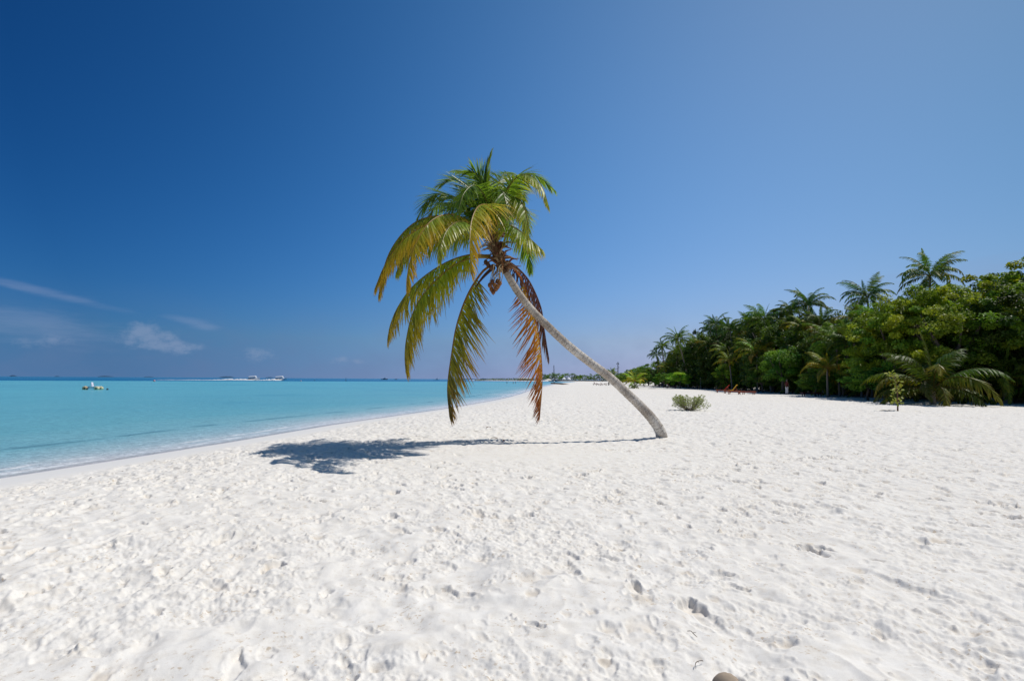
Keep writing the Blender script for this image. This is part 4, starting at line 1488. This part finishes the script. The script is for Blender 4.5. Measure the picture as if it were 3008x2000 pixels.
M_SK, M_HAIR = plain("brown_skin", (0.20, 0.11, 0.07), .5), plain("dark_hair", (0.015, 0.012, 0.01), .5)
M_SHIRT, M_TROU = plain("dark_red_cloth", (0.13, 0.022, 0.022)), plain("white_cloth", (0.72, 0.72, 0.74))
pb = on_ground(2312, 1159)
person = tag(empty("person", pb + Vector((0, 0, .02)), 0.4), "person in a dark red top and white trousers standing in the forest shade", "person")
J = [((0, 0, .96), (.13, .10)), ((0, 0, 1.12), (.125, .09)), ((0, 0, 1.30), (.15, .10)), ((0, 0, 1.44), (.12, .08)), ((0, -.01, 1.53), .055), ((0, -.02, 1.62), (.078, .09)), ((0, -.02, 1.71), (.07, .085)),
     ((.19, 0, 1.42), .062), ((.25, .01, 1.16), .045), ((.20, -.14, 1.00), .034), ((-.19, 0, 1.42), .062), ((-.25, .01, 1.16), .045), ((-.22, -.08, .92), .034),
     ((.10, 0, .88), .085), ((.10, -.02, .50), .062), ((.105, .02, .09), .042), ((.11, -.12, .04), .036),
     ((-.10, 0, .88), .085), ((-.11, -.02, .50), .062), ((-.115, .03, .09), .042), ((-.13, -.11, .04), .036),
     ((.185, -.20, .95), .026), ((-.21, -.12, .85), .026)]
E = [(0, 1), (1, 2), (2, 3), (3, 4), (4, 5), (5, 6), (3, 7), (7, 8), (8, 9), (3, 10), (10, 11), (11, 12), (0, 13), (13, 14), (14, 15), (15, 16),
     (0, 17), (17, 18), (18, 19), (19, 20), (9, 21), (12, 22)]
skin_body("body", J, E, M_SK, person)
skin_body("shirt", [((0, 0, .90), (.165, .125)), ((0, 0, 1.12), (.15, .115)), ((0, 0, 1.31), (.172, .12)), ((0, 0, 1.45), (.115, .09)), ((.20, 0, 1.425), .078), ((.245, .01, 1.22), .066),
                    ((-.20, 0, 1.425), .078), ((-.245, .01, 1.22), .066)], [(0, 1), (1, 2), (2, 3), (3, 4), (4, 5), (3, 6), (6, 7)], M_SHIRT, person)
skin_body("trousers", [((0, 0, .96), (.15, .12)), ((.10, 0, .86), .108), ((.105, -.015, .50), .085), ((.11, .02, .12), .07),
                       ((-.10, 0, .86), .108), ((-.112, -.015, .50), .085), ((-.118, .03, .12), .07)], [(0, 1), (1, 2), (2, 3), (0, 4), (4, 5), (5, 6)], M_TROU, person)
mb = MB()
mb.ball((0, 0, 1.70), (.092, .108, .10), 12, 9, (1, 1, 1), .03, 4)
mb.build("hair", M_HAIR, person, True)
for s in (-1, 1):
    for f in range(5):
        base = Vector((.185, -.21, .945)) if s > 0 else Vector((-.21, -.125, .845))
        dx = (f - 1.5) * .014 if f < 4 else -.03
        m_ = MB()
        m_.tube([base + Vector((dx, 0, 0)), base + Vector((dx * 1.2, -.025, -.03)), base + Vector((dx * 1.2, -.03, -.06 + .008 * abs(f - 1.5)))], [.011, .009, .006], 6, (0.20, 0.11, 0.07))
        m_.build("finger", M_SKIN, person, True)

# ------------------------------------------------------------------ boats and floats
WHT, DKB = (0.88, 0.88, 0.88), (0.02, 0.025, 0.035)


def sea_at(px, py):
    v = ray(px, py)
    return CAM + v * ((SEA - CAM.z) / v.z)


def hull_mesh(L, B, H, sheer, col, name, mat=M_PAINT, bow=1.0):
    mb = MB()
    n, m_ = 14, 9
    vs = []
    for i in range(n + 1):
        t = i / n
        x = -L / 2 + L * t
        hw = B / 2 * (1 - max(0, (t - .45) / .55) ** 2.2) + .01
        zt = H + sheer * t ** 2.2
        keel = -.35 + bow * max(0, t - .6) ** 2 * 2.2
        for k in range(m_):
            a = -1 + 2 * k / (m_ - 1)
            vs.append((x + (0.25 * L * .12 * max(0, t - .7) if abs(a) > .8 else 0), hw * math.copysign(abs(a) ** .6, a), keel + (zt - keel) * abs(a) ** 1.6))
    fs = [(i * m_ + k, i * m_ + k + 1, (i + 1) * m_ + k + 1, (i + 1) * m_ + k) for i in range(n) for k in range(m_ - 1)]
    fs += [(i * m_, (i + 1) * m_, (i + 1) * m_ + m_ - 1, i * m_ + m_ - 1) for i in range(n)]
    fs.append(tuple(range(m_)))
    mb.add(vs, fs, col)
    return mb.mesh(name, mat, False)


def speedboat(loc, rz, label):
    root = tag(empty("speedboat", loc, rz), label, "speedboat", "speedboats racing along the reef")
    root.rotation_euler = (0, -R(3.5), rz)
    place(hull_mesh(10.5, 2.9, .85, .75, WHT, "hull"), "hull", root)
    mb = MB()
    vs = []
    for k in range(9):
        a = math.pi * k / 8
        for x in (-4.0, -3.6, 1.6, 2.1):
            e = .25 if x in (-4.0, 2.1) else 0
            vs.append(Vector((x, -1.3 * math.cos(a) * (1 - e * .2), 2.35 + (.95 - e) * math.sin(a) ** .8 + .03 * x)))
    mb.add(vs, [(k * 4 + m_, k * 4 + m_ + 1, k * 4 + m_ + 5, k * 4 + m_ + 4) for k in range(8) for m_ in range(3)] + [tuple(k * 4 for k in range(9)), tuple(k * 4 + 3 for k in range(8, -1, -1))], WHT)
    mb.build("canopy", M_PAINT, root)
    mb = MB()
    for x in (-3.6, -1.4, 0.9):
        for s in (-1, 1):
            mb.tube([(x, s * 1.12, .8), (x, s * 1.12, 2.48)], .05, 6, (0.6, 0.6, 0.6))
    mb.build("canopy_posts", M_METAL, root)
    mb = MB()
    vs = [(1.6, -1.15, .95), (1.6, 1.15, .95), (3.2, .75, 1.15), (3.2, -.75, 1.15), (1.3, -1.05, 2.42), (1.3, 1.05, 2.42), (2.0, .85, 2.3), (2.0, -.85, 2.3)]
    mb.add([Vector(v) for v in vs], [(0, 1, 5, 4), (3, 7, 6, 2), (0, 4, 7, 3), (1, 2, 6, 5), (4, 5, 6, 7)], (0.7, 0.72, 0.74))
    mb.build("windscreen", M_PAINT, root)
    mb = MB()
    mb.box((-1.4, 0, 1.25), (5.2, 2.1, .75), None, DKB)  # near-black block for the dark gap between hull and canopy
    mb.build("dark_interior", M_CLOTH, root)
    for s in (-.55, .55):
        mb = MB()
        mb.box((-5.45, s, .85), (.5, .42, .7), None, (0.7, 0.7, 0.7))
        mb.box((-5.5, s, .3), (.22, .2, .6), None, (0.1, 0.1, 0.1))
        mb.build("outboard_motor", M_PAINT, root)
    mb = MB()
    mb.tube(catmull([(2.9, -.9, 1.5), (4.3, -.45, 1.85), (5.2, 0, 2.0), (4.3, .45, 1.85), (2.9, .9, 1.5)], 12), .035, 6, (0.7, 0.7, 0.7))
    mb.build("bow_rail", M_METAL, root)
    return root


def wake(path, widths, heights, label, name="boat_wake", seed=1):
    rnd_ = random.Random(seed)
    pts = catmull(path, 60)
    vs, fs = [], []
    m_ = 7
    for i, p in enumerate(pts):
        t = i / 60
        w_ = np.interp(t, np.linspace(0, 1, len(widths)), widths)
        h_ = np.interp(t, np.linspace(0, 1, len(heights)), heights)
        for k in range(m_):
            a = -1 + 2 * k / (m_ - 1)
            vs.append((p.x + rnd_.uniform(-.2, .2), p.y + a * w_ * rnd_.uniform(.8, 1.1), SEA + .015 + max(0, h_ * (1 - a * a) * rnd_.uniform(.4, 1.2))))
    fs = [(i * m_ + k, i * m_ + k + 1, (i + 1) * m_ + k + 1, (i + 1) * m_ + k) for i in range(60) for k in range(m_ - 1)]
    mb = MB()
    mb.add([Vector(v) for v in vs], fs, (0.8, 0.82, 0.83))
    o = mb.build(name, M_FOAM, None, True)
    tag(o, label, "wake", kind="stuff")
    return o


s1, s2 = sea_at(745, 1117.0), sea_at(824, 1117.6)
s1.y = s2.y = 452.0
s1.x, s2.x = P(745, 1117, 452).x, P(824, 1117, 452).x
speedboat((s1.x, 452, SEA + .35), 0.0, "white speedboat with a long foam wake, following the other one")
speedboat((s2.x, 452, SEA + .35), 0.0, "white speedboat in the lead, nearest the palm")
xw = P(455, 1117, 450).x
wake([(xw, 450, 0), ((xw + s1.x) / 2, 450.4, 0), (s1.x - 4, 449.8, 0), (s1.x + 2.6, 449.6, 0)], [.3, .6, .8, 1.0, 1.1, 1.3, 1.6, 1.2], [.04, .22, .18, .35, .30, .5, 1.1, 1.3, .4], "long white foam wake behind the following speedboat", seed=3)
wake([(s1.x + 2.4, 450.4, 0), ((s1.x + s2.x) / 2, 450.2, 0), (s2.x - 3, 449.8, 0), (s2.x + 2.0, 449.6, 0)], [.5, .8, 1.3, 1.7, 1.2], [.3, .6, 1.0, 1.4, .4], "white foam wake behind the leading speedboat", seed=4)

# water tricycle
wt = sea_at(270, 1144.5)
tri = tag(empty("water_tricycle", (wt.x, wt.y, SEA), 0.15), "yellow and white pedal craft with fat yellow wheels floating in the lagoon", "pedal craft")
YW = (0.84, 0.74, 0.44)


def drum(c, r, w_, col):
    m_ = MB()
    prof = [(r * .35, -w_ / 2), (r * .9, -w_ / 2), (r, -w_ * .35), (r, w_ * .35), (r * .9, w_ / 2), (r * .35, w_ / 2)]
    n = 20
    vs = [Vector(c) + Vector((pr * math.cos(6.283 * k / n), y, pr * math.sin(6.283 * k / n))) for pr, y in prof for k in range(n)]
    fs = [(i * n + k, i * n + (k + 1) % n, (i + 1) * n + (k + 1) % n, (i + 1) * n + k) for i in range(5) for k in range(n)]
    fs += [tuple(range(n)), tuple(reversed(range(5 * n, 6 * n)))]
    m_.add(vs, fs, col)
    for k in range(8):
        a = 6.283 * k / 8
        m_.box(Vector(c) + Vector((math.cos(a) * r, 0, math.sin(a) * r)), (.05, w_ * .9, .10), Matrix.Rotation(-a, 3, "Y"), tuple(x * .8 for x in col))
    return m_


for c, r, w_, cl in [((-1.0, 0, .20), .36, .5, (0.70, 0.50, 0.28)), ((1.0, .55, .20), .34, .42, YW), ((1.0, -.55, .20), .34, .42, YW)]:
    drum(c, r, w_, cl).build("wheel", M_PAINT, tri, True)
mb = MB()
mb.box((.45, 0, .36), (.95, 1.3, .40), None, WHT)
mb.box((-.35, 0, .30), (.5, .3, .16), None, (0.65, 0.66, 0.75))
mb.tube([(-1.0, 0, .3), (-.3, 0, .44), (.5, 0, .42), (1.0, 0, .3)], .045, 7, (0.5, 0.25, 0.2))
mb.tube([(1.0, -.7, .26), (1.0, .7, .26)], .04, 7, (0.4, 0.4, 0.4))
mb.build("frame", M_PAINT, tri)
mb = MB()
mb.box((.0, 0, .86), (.10, .52, .72), Matrix.Rotation(-R(14), 3, "Y"), (0.72, 0.72, 0.82))
mb.box((-.22, 0, .52), (.5, .5, .09), None, (0.72, 0.72, 0.82))
mb.build("seat", M_PAINT, tri)
mb = MB()
mb.tube([(.30, 0, .45), (.22, 0, 1.0), (.28, -.2, 1.06)], .022, 6, (0.1, 0.12, 0.14))
mb.tube([(.22, 0, 1.0), (.28, .2, 1.06)], .022, 6, (0.1, 0.12, 0.14))
mb.build("handlebar", M_METAL, tri)


def buoy(px, py, r, col, label, pole=0.0, name="buoy"):
    p = sea_at(px, py)
    mb_ = MB()
    mb_.ball((0, 0, r * .55), (r, r, r * 1.0), 14, 9, col)
    mb_.tube([(0, 0, r * 1.3), (0, 0, r * 1.85 + pole)], [r * .16, r * .10], 6, tuple(c * .5 for c in col))
    if pole:
        mb_.box((0, 0, r * 1.8 + pole), (.5, .1, .4), None, col)
    o = mb_.build(name, M_PAINT, None, True)
    o.location = (p.x, p.y, SEA)
    tag(o, label, "buoy")


buoy(315.5, 1145.0, .16, (0.01, 0.02, 0.04), "small black buoy right beside the yellow pedal craft")
buoy(453, 1120.5, .52, (0.55, 0.28, 0.33), "pinkish red buoy below the left end of the boat wake")
buoy(884, 1120.0, .42, (0.5, 0.32, 0.36), "pale pink buoy right of the leading speedboat")
buoy(1016, 1118.6, .50, (0.02, 0.03, 0.05), "black marker buoy with a pole on the reef edge", 1.6)
buoy(924, 1118.0, .42, (0.03, 0.06, 0.09), "dark buoy on the reef edge between the pink buoy and the pole marker")


def dhoni(px, d, L, hullc, cabc, label, top=1.0):
    p = P(px, hor(px), d)
    root = tag(empty("motor_boat", (p.x, d, SEA)), label, "boat")
    place(hull_mesh(L, L * .26, L * .085, L * .06, hullc, "hull"), "hull", root)
    mb_ = MB()
    mb_.box((L * .02, 0, L * .13), (L * .46, L * .2, L * .12), None, cabc)
    mb_.box((L * .10, 0, L * .22), (L * .24, L * .17, L * .10 * top), None, cabc)
    mb_.build("cabin", M_PAINT, root)
    mb_ = MB()
    for i in range(4):
        mb_.box((L * (-.12 + .09 * i), -L * .101, L * .145), (L * .05, L * .004, L * .05), None, DKB)
    mb_.build("windows", M_PAINT, root)
    mb_ = MB()
    mb_.tube([(L * .05, 0, L * .25), (L * .05, 0, L * (.36 * top + .06))], L * .008, 5, (0.3, 0.3, 0.3))
    mb_.build("mast", M_METAL, root)


dhoni(1129, 1150, 14, (0.03, 0.05, 0.08), (0.62, 0.64, 0.66), "far dark hulled boat with a pale cabin on the horizon")
dhoni(1283, 1150, 11, WHT, WHT, "far all white motor yacht on the horizon, between two hanging fronds", 1.9)
dhoni(1163, 1250, 7, (0.05, 0.07, 0.10), (0.06, 0.08, 0.11), "tiny dark boat right of the dark hulled boat", .5)
dhoni(1404, 1100, 8, (0.05, 0.07, 0.10), (0.2, 0.22, 0.25), "tiny dark boat off the tip of the far spit", .5)

# bathers far out in the shallows
for px, py, lb in [(1489, 1126.3, "leftmost of the three tiny bathers standing in the far shallows"), (1507.5, 1126.6, "middle one of the three tiny bathers standing in the far shallows"),
                   (1514.5, 1126.0, "rightmost of the three tiny bathers standing in the far shallows")]:
    p = sea_at(px, py)
    pr = tag(empty("person", (p.x, p.y, SEA - .75), 1.0), lb, "person", "bathers in the far shallows")
    skin_body("body", [(j[0], j[1]) for j in J], E, M_SK, pr, sub=1)
    mb = MB()
    mb.ball((0, 0, 1.70), (.092, .108, .10), 8, 6, (1, 1, 1))
    mb.build("hair", M_HAIR, pr, True)

# ------------------------------------------------------------------ far island end of the beach
FT = (0.75, 0.95, 1.05)  # bluish haze of distance put into the far trees' colour
CR_FAR = [crown_mesh("crown", 80 + i, 30, 42, 0.17, -0.5, 0.22, mat=M_FAR) for i in range(3)]
FARP = []
for i in range(3):
    rnd = random.Random(i)
    frs = []
    for nm, cnt in [("erect", 3), ("erect2", 3), ("arch", 4), ("arch2", 4), ("low", 3)]:
        for q in range(cnt):
            frs.append((FK[nm, "g"], Matrix.Rotation(rnd.uniform(0, 6.28), 4, "Z") @ Matrix.Scale(rnd.uniform(.85, 1.1), 4)))
    FARP.append(join_crown(frs).mesh("crown", M_FAR))
rf = random.Random(4)
FISKX = [1395, 1450, 1500, 1560, 1590, 1612, 1650, 1690, 1730, 1770, 1800, 1850, 1900]
FISKY = [1111, 1111, 1110, 1108, 1100, 1094, 1097, 1099, 1100, 1097, 1096, 1096, 1096]
px = 1597
k = 0
while px < 1900:
    d = rf.uniform(770, 840)
    palmy = rf.random() < 0.62
    py = float(np.interp(px, FISKX, FISKY)) + rf.uniform(-2.5, 4)
    h = max(4.0, top_h(px, py, d))
    X = P(px, hor(px), d).x
    v = rf.uniform(0.8, 1.25)
    root = tag(empty("island_palm" if palmy else "island_tree", (X, d, -0.1)), "far palm in the tree line at the end of the beach" if palmy else "far round tree in the tree line at the end of the beach",
               "palm tree" if palmy else "tree", "far palms at the end of the beach" if palmy else "far trees at the end of the beach")
    if palmy:
        mb, tpt = trunk_mesh(h * .82, .3, .2, None, k)
        mb.build("trunk", M_BARK, root)
        o = place(FARP[k % 3], "crown", root, tpt, (0, 0, rf.uniform(0, 6)), (4.0,) * 3)
    else:
        place(LIMB[k % 3], "trunk", root, (0, 0, 0), (0, 0, 0), (h * .8, h * .8, h * .8))
        o = place(CR_FAR[k % 3], "crown", root, (0, 0, h * .5), (0, 0, rf.uniform(0, 6)), (rf.uniform(4, 6), rf.uniform(4, 6), h * .46))
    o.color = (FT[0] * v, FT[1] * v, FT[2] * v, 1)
    px += rf.uniform(3.6, 6.5)
    k += 1
# lower scrub that reads as one mass
mb = MB()
rngs = random.Random(8)
for i in range(2600):
    px = rngs.uniform(1395, 1905)
    d = rngs.uniform(762, 800) if px > 1500 else rngs.uniform(790, 825)
    top = np.interp(px, [1395, 1430, 1460, 1500, 1560, 1600, 1905], [.8, 2.2, 3.0, 3.2, 3.4, 4.6, 5.0])
    if rngs.random() < .06:
        top *= 1.35
    p = P(px, hor(px), d)
    z = rngs.uniform(0, top)
    s_ = rngs.uniform(.5, 1.1)
    n_ = Vector((rngs.gauss(0, .6), rngs.gauss(-.4, .6), 1)).normalized()
    u_ = n_.cross(Vector((rngs.gauss(0, 1), rngs.gauss(0, 1), .1))).normalized() * s_
    w_ = n_.cross(u_) * .7
    c = Vector((p.x, d, z))
    g = rngs.uniform(.7, 1.25)
    mb.add([c - u_, c - w_, c + u_, c + w_], [(0, 1, 2, 3)], (0.07 * g, 0.11 * g, 0.045 * g))
tag(mb.build("island_scrub", M_FAR), "low green scrub along the far end of the beach", "scrub", kind="stuff")


def thing_mesh(mb_, name, mat, loc, label, cat, group=None):
    o_ = mb_.build(name, mat)
    o_.location = loc
    return tag(o_, label, cat, group)


# two white pavilions
for px, lb in [(1656, "left one of the two far white pavilions"), (1671, "right one of the two far white pavilions")]:
    p = P(px, hor(px), 735)
    root = tag(empty("beach_pavilion", (p.x, 735, -.05)), lb, "pavilion", "white pavilions on the far beach")
    mb = MB()
    n = 8
    ring_ = lambda r_, z_: [Vector((r_ * math.cos(6.283 * i_ / n + .39), r_ * math.sin(6.283 * i_ / n + .39), z_)) for i_ in range(n)]
    vs = ring_(2.9, 2.3) + ring_(2.2, 3.2) + ring_(1.0, 4.3) + [Vector((0, 0, 4.6))]
    fs = [(j * n + i_, j * n + (i_ + 1) % n, (j + 1) * n + (i_ + 1) % n, (j + 1) * n + i_) for j in range(2) for i_ in range(n)] + [(2 * n + i_, 2 * n + (i_ + 1) % n, 3 * n) for i_ in range(n)]
    mb.add(vs, fs, WHT)
    mb.build("roof", M_CLOTH, root)
    for a in range(4):
        m_ = MB()
        m_.tube([(2.3 * math.cos(a * 1.571 + .39), 2.3 * math.sin(a * 1.571 + .39), 0), (2.3 * math.cos(a * 1.571 + .39), 2.3 * math.sin(a * 1.571 + .39), 2.7)], .16, 6, (0.7, 0.7, 0.7))
        m_.build("post", M_WOOD, root)
# long low pale building on the spit
p = P(1545, hor(1545), 800)
root = tag(empty("long_building", (p.x, 800, 0)), "long low pale roofed building among the scrub on the far spit", "building")
mb = MB()
mb.box((0, 0, 1.3), (21, 6, 2.6), None, (0.35, 0.34, 0.32))
mb.build("wall", M_PAINT, root)
mb = MB()
mb.add([Vector(v) for v in [(-11.5, -4, 2.6), (11.5, -4, 2.6), (11.5, 4, 2.6), (-11.5, 4, 2.6), (-10, 0, 4.3), (10, 0, 4.3)]], [(0, 1, 5, 4), (1, 2, 5), (2, 3, 4, 5), (3, 0, 4), (0, 3, 2, 1)], (0.62, 0.62, 0.62))
mb.build("roof", M_PAINT, root)
for i in range(7):
    m_ = MB()
    m_.box((-9 + 3 * i, -3.02, 1.5), (1.3, .06, 1.1), None, DKB)
    m_.build("window", M_PAINT, root)
# mound of dredged sand
mb = MB()
rm = random.Random(2)
vs, n = [Vector((0, 0, 3.1))], 18
for j in range(1, 5):
    for i in range(n):
        a = 6.283 * i / n
        r_ = j / 4 * 7.5 * rm.uniform(.9, 1.1)
        vs.append(Vector((r_ * math.cos(a), r_ * .6 * math.sin(a), 3.1 * (1 - (j / 4)) ** 1.1 * rm.uniform(.85, 1.1) - (.2 if j == 4 else 0))))
fs = [(0, 1 + i, 1 + (i + 1) % n) for i in range(n)] + [(1 + (j - 1) * n + i, 1 + j * n + i, 1 + j * n + (i + 1) % n, 1 + (j - 1) * n + (i + 1) % n) for j in range(1, 4) for i in range(n)]
mb.add(vs, fs, (0.74, 0.70, 0.62))
o = mb.build("sand_mound", M_STONE, None, True)
p = P(1610, hor(1610), 745)
o.location = (p.x, 745, -.1)
tag(o, "pale heap of sand on the far spit left of the pavilions", "sand heap")
# dark stone breakwater
mb = MB()
rm = random.Random(6)
xa, xb = P(1612, 1117, 668).x, P(1925, 1117, 668).x
for i in range(420):
    t = rm.random()
    x = xa + (xb - xa) * t
    mb.ball((x, 668 + rm.uniform(-2.5, 2.5), SEA + rm.uniform(.1, 1.3) * min(1, .4 + t * 8)), (rm.uniform(.5, 1.0), rm.uniform(.5, .9), rm.uniform(.35, .7)), 6, 4, tuple(rm.uniform(.03, .075) * c for c in (1, 1.05, 1.1)), .2, i)
mb.box(((xa + xb) / 2 + 4, 669, SEA + .6), (xb - xa - 10, 3.2, 1.5), None, (0.045, 0.05, 0.05))
tag(mb.build("breakwater", M_STONE), "long dark stone breakwater crossing the water at the end of the beach", "breakwater")


# masts
def lattice(h, w0, w1, bays, r_, col, mb_):
    cor = [(-1, -1), (1, -1), (1, 1), (-1, 1)]
    lv = []
    for i in range(bays + 1):
        t = i / bays
        w_ = w0 + (w1 - w0) * t
        lv.append([Vector((a * w_ / 2, b * w_ / 2, h * t)) for a, b in cor])
    for i in range(bays):
        for k_ in range(4):
            mb_.tube([lv[i][k_], lv[i + 1][k_]], r_, 4, col, False)
            mb_.tube([lv[i][k_], lv[i + 1][(k_ + 1) % 4]], r_ * .6, 4, col, False)
            mb_.tube([lv[i + 1][k_], lv[i + 1][(k_ + 1) % 4]], r_ * .6, 4, col, False)


p = P(1627, hor(1627), 860)
root = tag(empty("lattice_tower", (p.x, 860, 0)), "tall thin lattice radio tower above the far trees", "tower")
mb = MB()
lattice(24.0, 3.0, .7, 9, .15, (0.10, 0.11, 0.13), mb)
mb.build("lattice", M_METAL, root)
mb = MB()
mb.tube([(0, 0, 24), (0, 0, 26.5)], .08, 5, (0.1, 0.1, 0.12))
mb.build("antenna", M_METAL, root)
mb = MB()
mb.ball((-1.6, 0, 8.0), (.9, .4, .9), 8, 6, (0.12, 0.13, 0.15))
mb.build("dish", M_METAL, root)
p = P(1815.5, hor(1815.5), 300)
root = tag(empty("floodlight_mast", (p.x, 300, 0)), "slim mast with round floodlights on its arms behind the yellow palm", "light mast")
hm = top_h(1815.5, 1063, 300)
mb = MB()
lattice(hm, .75, .42, 9, .05, (0.13, 0.14, 0.18), mb)
mb.build("lattice", M_METAL, root)
for x, z, r_ in [(-.62, hm - 1.0, .27), (.42, hm - 1.0, .30), (.42, hm - 3.0, .25), (-.5, hm - 3.7, .25), (-.5, hm - 5.1, .2), (-.5, hm - 6.0, .22)]:
    mb = MB()
    mb.ball((x, -.15, z), (r_, .16, r_), 10, 6, (0.05, 0.055, 0.07))
    mb.tube([(x, -.1, z), (0, 0, z)], .05, 5, (0.1, 0.1, 0.12))
    mb.build("floodlight", M_METAL, root)

# distant islands on the horizon
for px, w_, h_, d, nm in [(38, 22, 3.2, 9000, 0), (310, 46, 3.6, 9500, 1), (168, 16, 1.6, 9800, 2), (666, 46, 4.0, 9500, 3), (792, 26, 2.2, 9500, 4), (437, 30, 1.8, 9800, 5), (1360, 90, 2.2, 5200, 6), (1420, 26, 3.4, 3600, 7)]:
    p = P(px, hor(px), d)
    k_ = d / FPX
    mb = MB()
    n = 40
    rm = random.Random(nm)
    vs = []
    for i in range(n + 1):
        t = i / n
        hh_ = (h_ + 1.2) * k_ * (math.sin(math.pi * t) ** .5) * rm.uniform(.65, 1.0)
        for y in (-1, 0, 1):
            vs.append(Vector(((t - .5) * w_ * k_, y * w_ * k_ * .2, -1 if y else hh_)))
    fs = [(i * 3 + j, i * 3 + j + 1, (i + 1) * 3 + j + 1, (i + 1) * 3 + j) for i in range(n) for j in range(2)]
    mb.add(vs, fs, (0.045, 0.10, 0.19))  # islands coloured with the blue of the haze in front of them
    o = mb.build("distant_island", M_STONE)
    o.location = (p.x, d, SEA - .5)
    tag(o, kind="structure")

# ------------------------------------------------------------------ small things lying on the sand
# smooth brown stone at the bottom edge
mb = MB()
mb.ball((0, 0, 0), (.072, .062, .060), 18, 12, (0.40, 0.32, 0.24), .03, 3)
o = mb.build("brown_stone", M_STONE, None, True)
b = G(2134, 2012, 0)
o.location = (b.x, b.y, surf(b.x, b.y) + .015)
tag(o, "smooth brown stone half sunk in the sand at the bottom edge of the view", "stone")


def scrap(px, py, L, kind, label, seed):
    rr_ = random.Random(seed)
    b_ = G(px, py, 0)
    m_ = MB()
    if kind == "leaf":
        n_ = 7
        vs, fs = [], []
        for i_ in range(n_):
            t_ = i_ / (n_ - 1)
            w_ = L * .22 * math.sin(math.pi * min(1, t_ * .95 + .03)) + .001
            z_ = .012 + .03 * math.sin(math.pi * t_)
            vs += [Vector((L * (t_ - .5), -w_, z_ + .012)), Vector((L * (t_ - .5), 0, z_)), Vector((L * (t_ - .5), w_, z_ + .014))]
        for i_ in range(n_ - 1):
            fs += [(i_ * 3, i_ * 3 + 1, i_ * 3 + 4, i_ * 3 + 3), (i_ * 3 + 1, i_ * 3 + 2, i_ * 3 + 5, i_ * 3 + 4)]
        m_.add(vs, fs, (0.16, 0.085, 0.045))
        nm_, ct_ = "dead_leaf", "leaf"
    else:
        m_.tube(catmull([Vector((-L / 2, 0, .006)), Vector((-L / 6, .03 * L, .02)), Vector((L / 5, -.05 * L, .022)), Vector((L / 2, .03 * L, .012))], 8),
                [L * .012 + .0008] * 8 + [.001], 6, (0.13, 0.09, 0.06))
        m_.tube([Vector((L * .1, 0, .02)), Vector((L * .25, L * .12, .03))], [L * .008 + .001, .001], 5, (0.13, 0.09, 0.06))
        nm_, ct_ = "twig", "twig"
    o_ = m_.build(nm_, M_FIBRE)
    o_.location = (b_.x, b_.y, surf(b_.x, b_.y) + .004)
    o_.rotation_euler = (0, 0, rr_.uniform(0, 6.28))
    tag(o_, label, ct_)


scrap(1435, 1259, .22, "leaf", "brown dead leaf on the sand above the frond shadow", 1)
scrap(1452, 1290, .20, "leaf", "brown dead leaf lying in the middle of the thin frond shadow", 2)
scrap(1480, 1297, .20, "leaf", "brown dead leaf at the right end of the thin frond shadow", 3)
scrap(355, 1361, .42, "twig", "thin dark stick on the smooth damp sand by the water", 4)
scrap(2053, 1960, .10, "twig", "short dark curved twig in the foreground left of the brown stone", 5)
scrap(2033, 1868, .10, "twig", "thin dark twig standing out above the curved twig in the foreground", 6)
scrap(268, 1372, .2, "twig", "small twig at the water side of the damp sand", 7)
# driftwood log at the water's edge far along the beach
p = on_ground(1645, 1129)
mb = MB()
mb.tube(catmull([Vector((-3.2, 0, .5)), Vector((-1.0, 0, .45)), Vector((1.5, .5, .25)), Vector((3.5, 1.2, .05))], 10), [.22, .25, .26, .26, .25, .24, .22, .2, .17, .12, .06], 8, (0.14, 0.115, 0.09), True)
mb.tube([Vector((-1.5, 0, .5)), Vector((-2.3, -.4, 1.0))], [.12, .04], 6, (0.14, 0.115, 0.09))
o = mb.build("driftwood_log", M_BARK, None, True)
o.location = p
tag(o, "dark driftwood log on the far waterline where the beach bends", "driftwood")

# ------------------------------------------------------------------ render settings
scene.render.engine = "CYCLES"
scene.view_settings.view_transform = "Standard"
scene.view_settings.look = "None"
scene.view_settings.exposure = 0.0
scene.view_settings.gamma = 1.0
scene.cycles.max_bounces = 8
scene.cycles.transparent_max_bounces = 12
scene.cycles.use_denoising = True
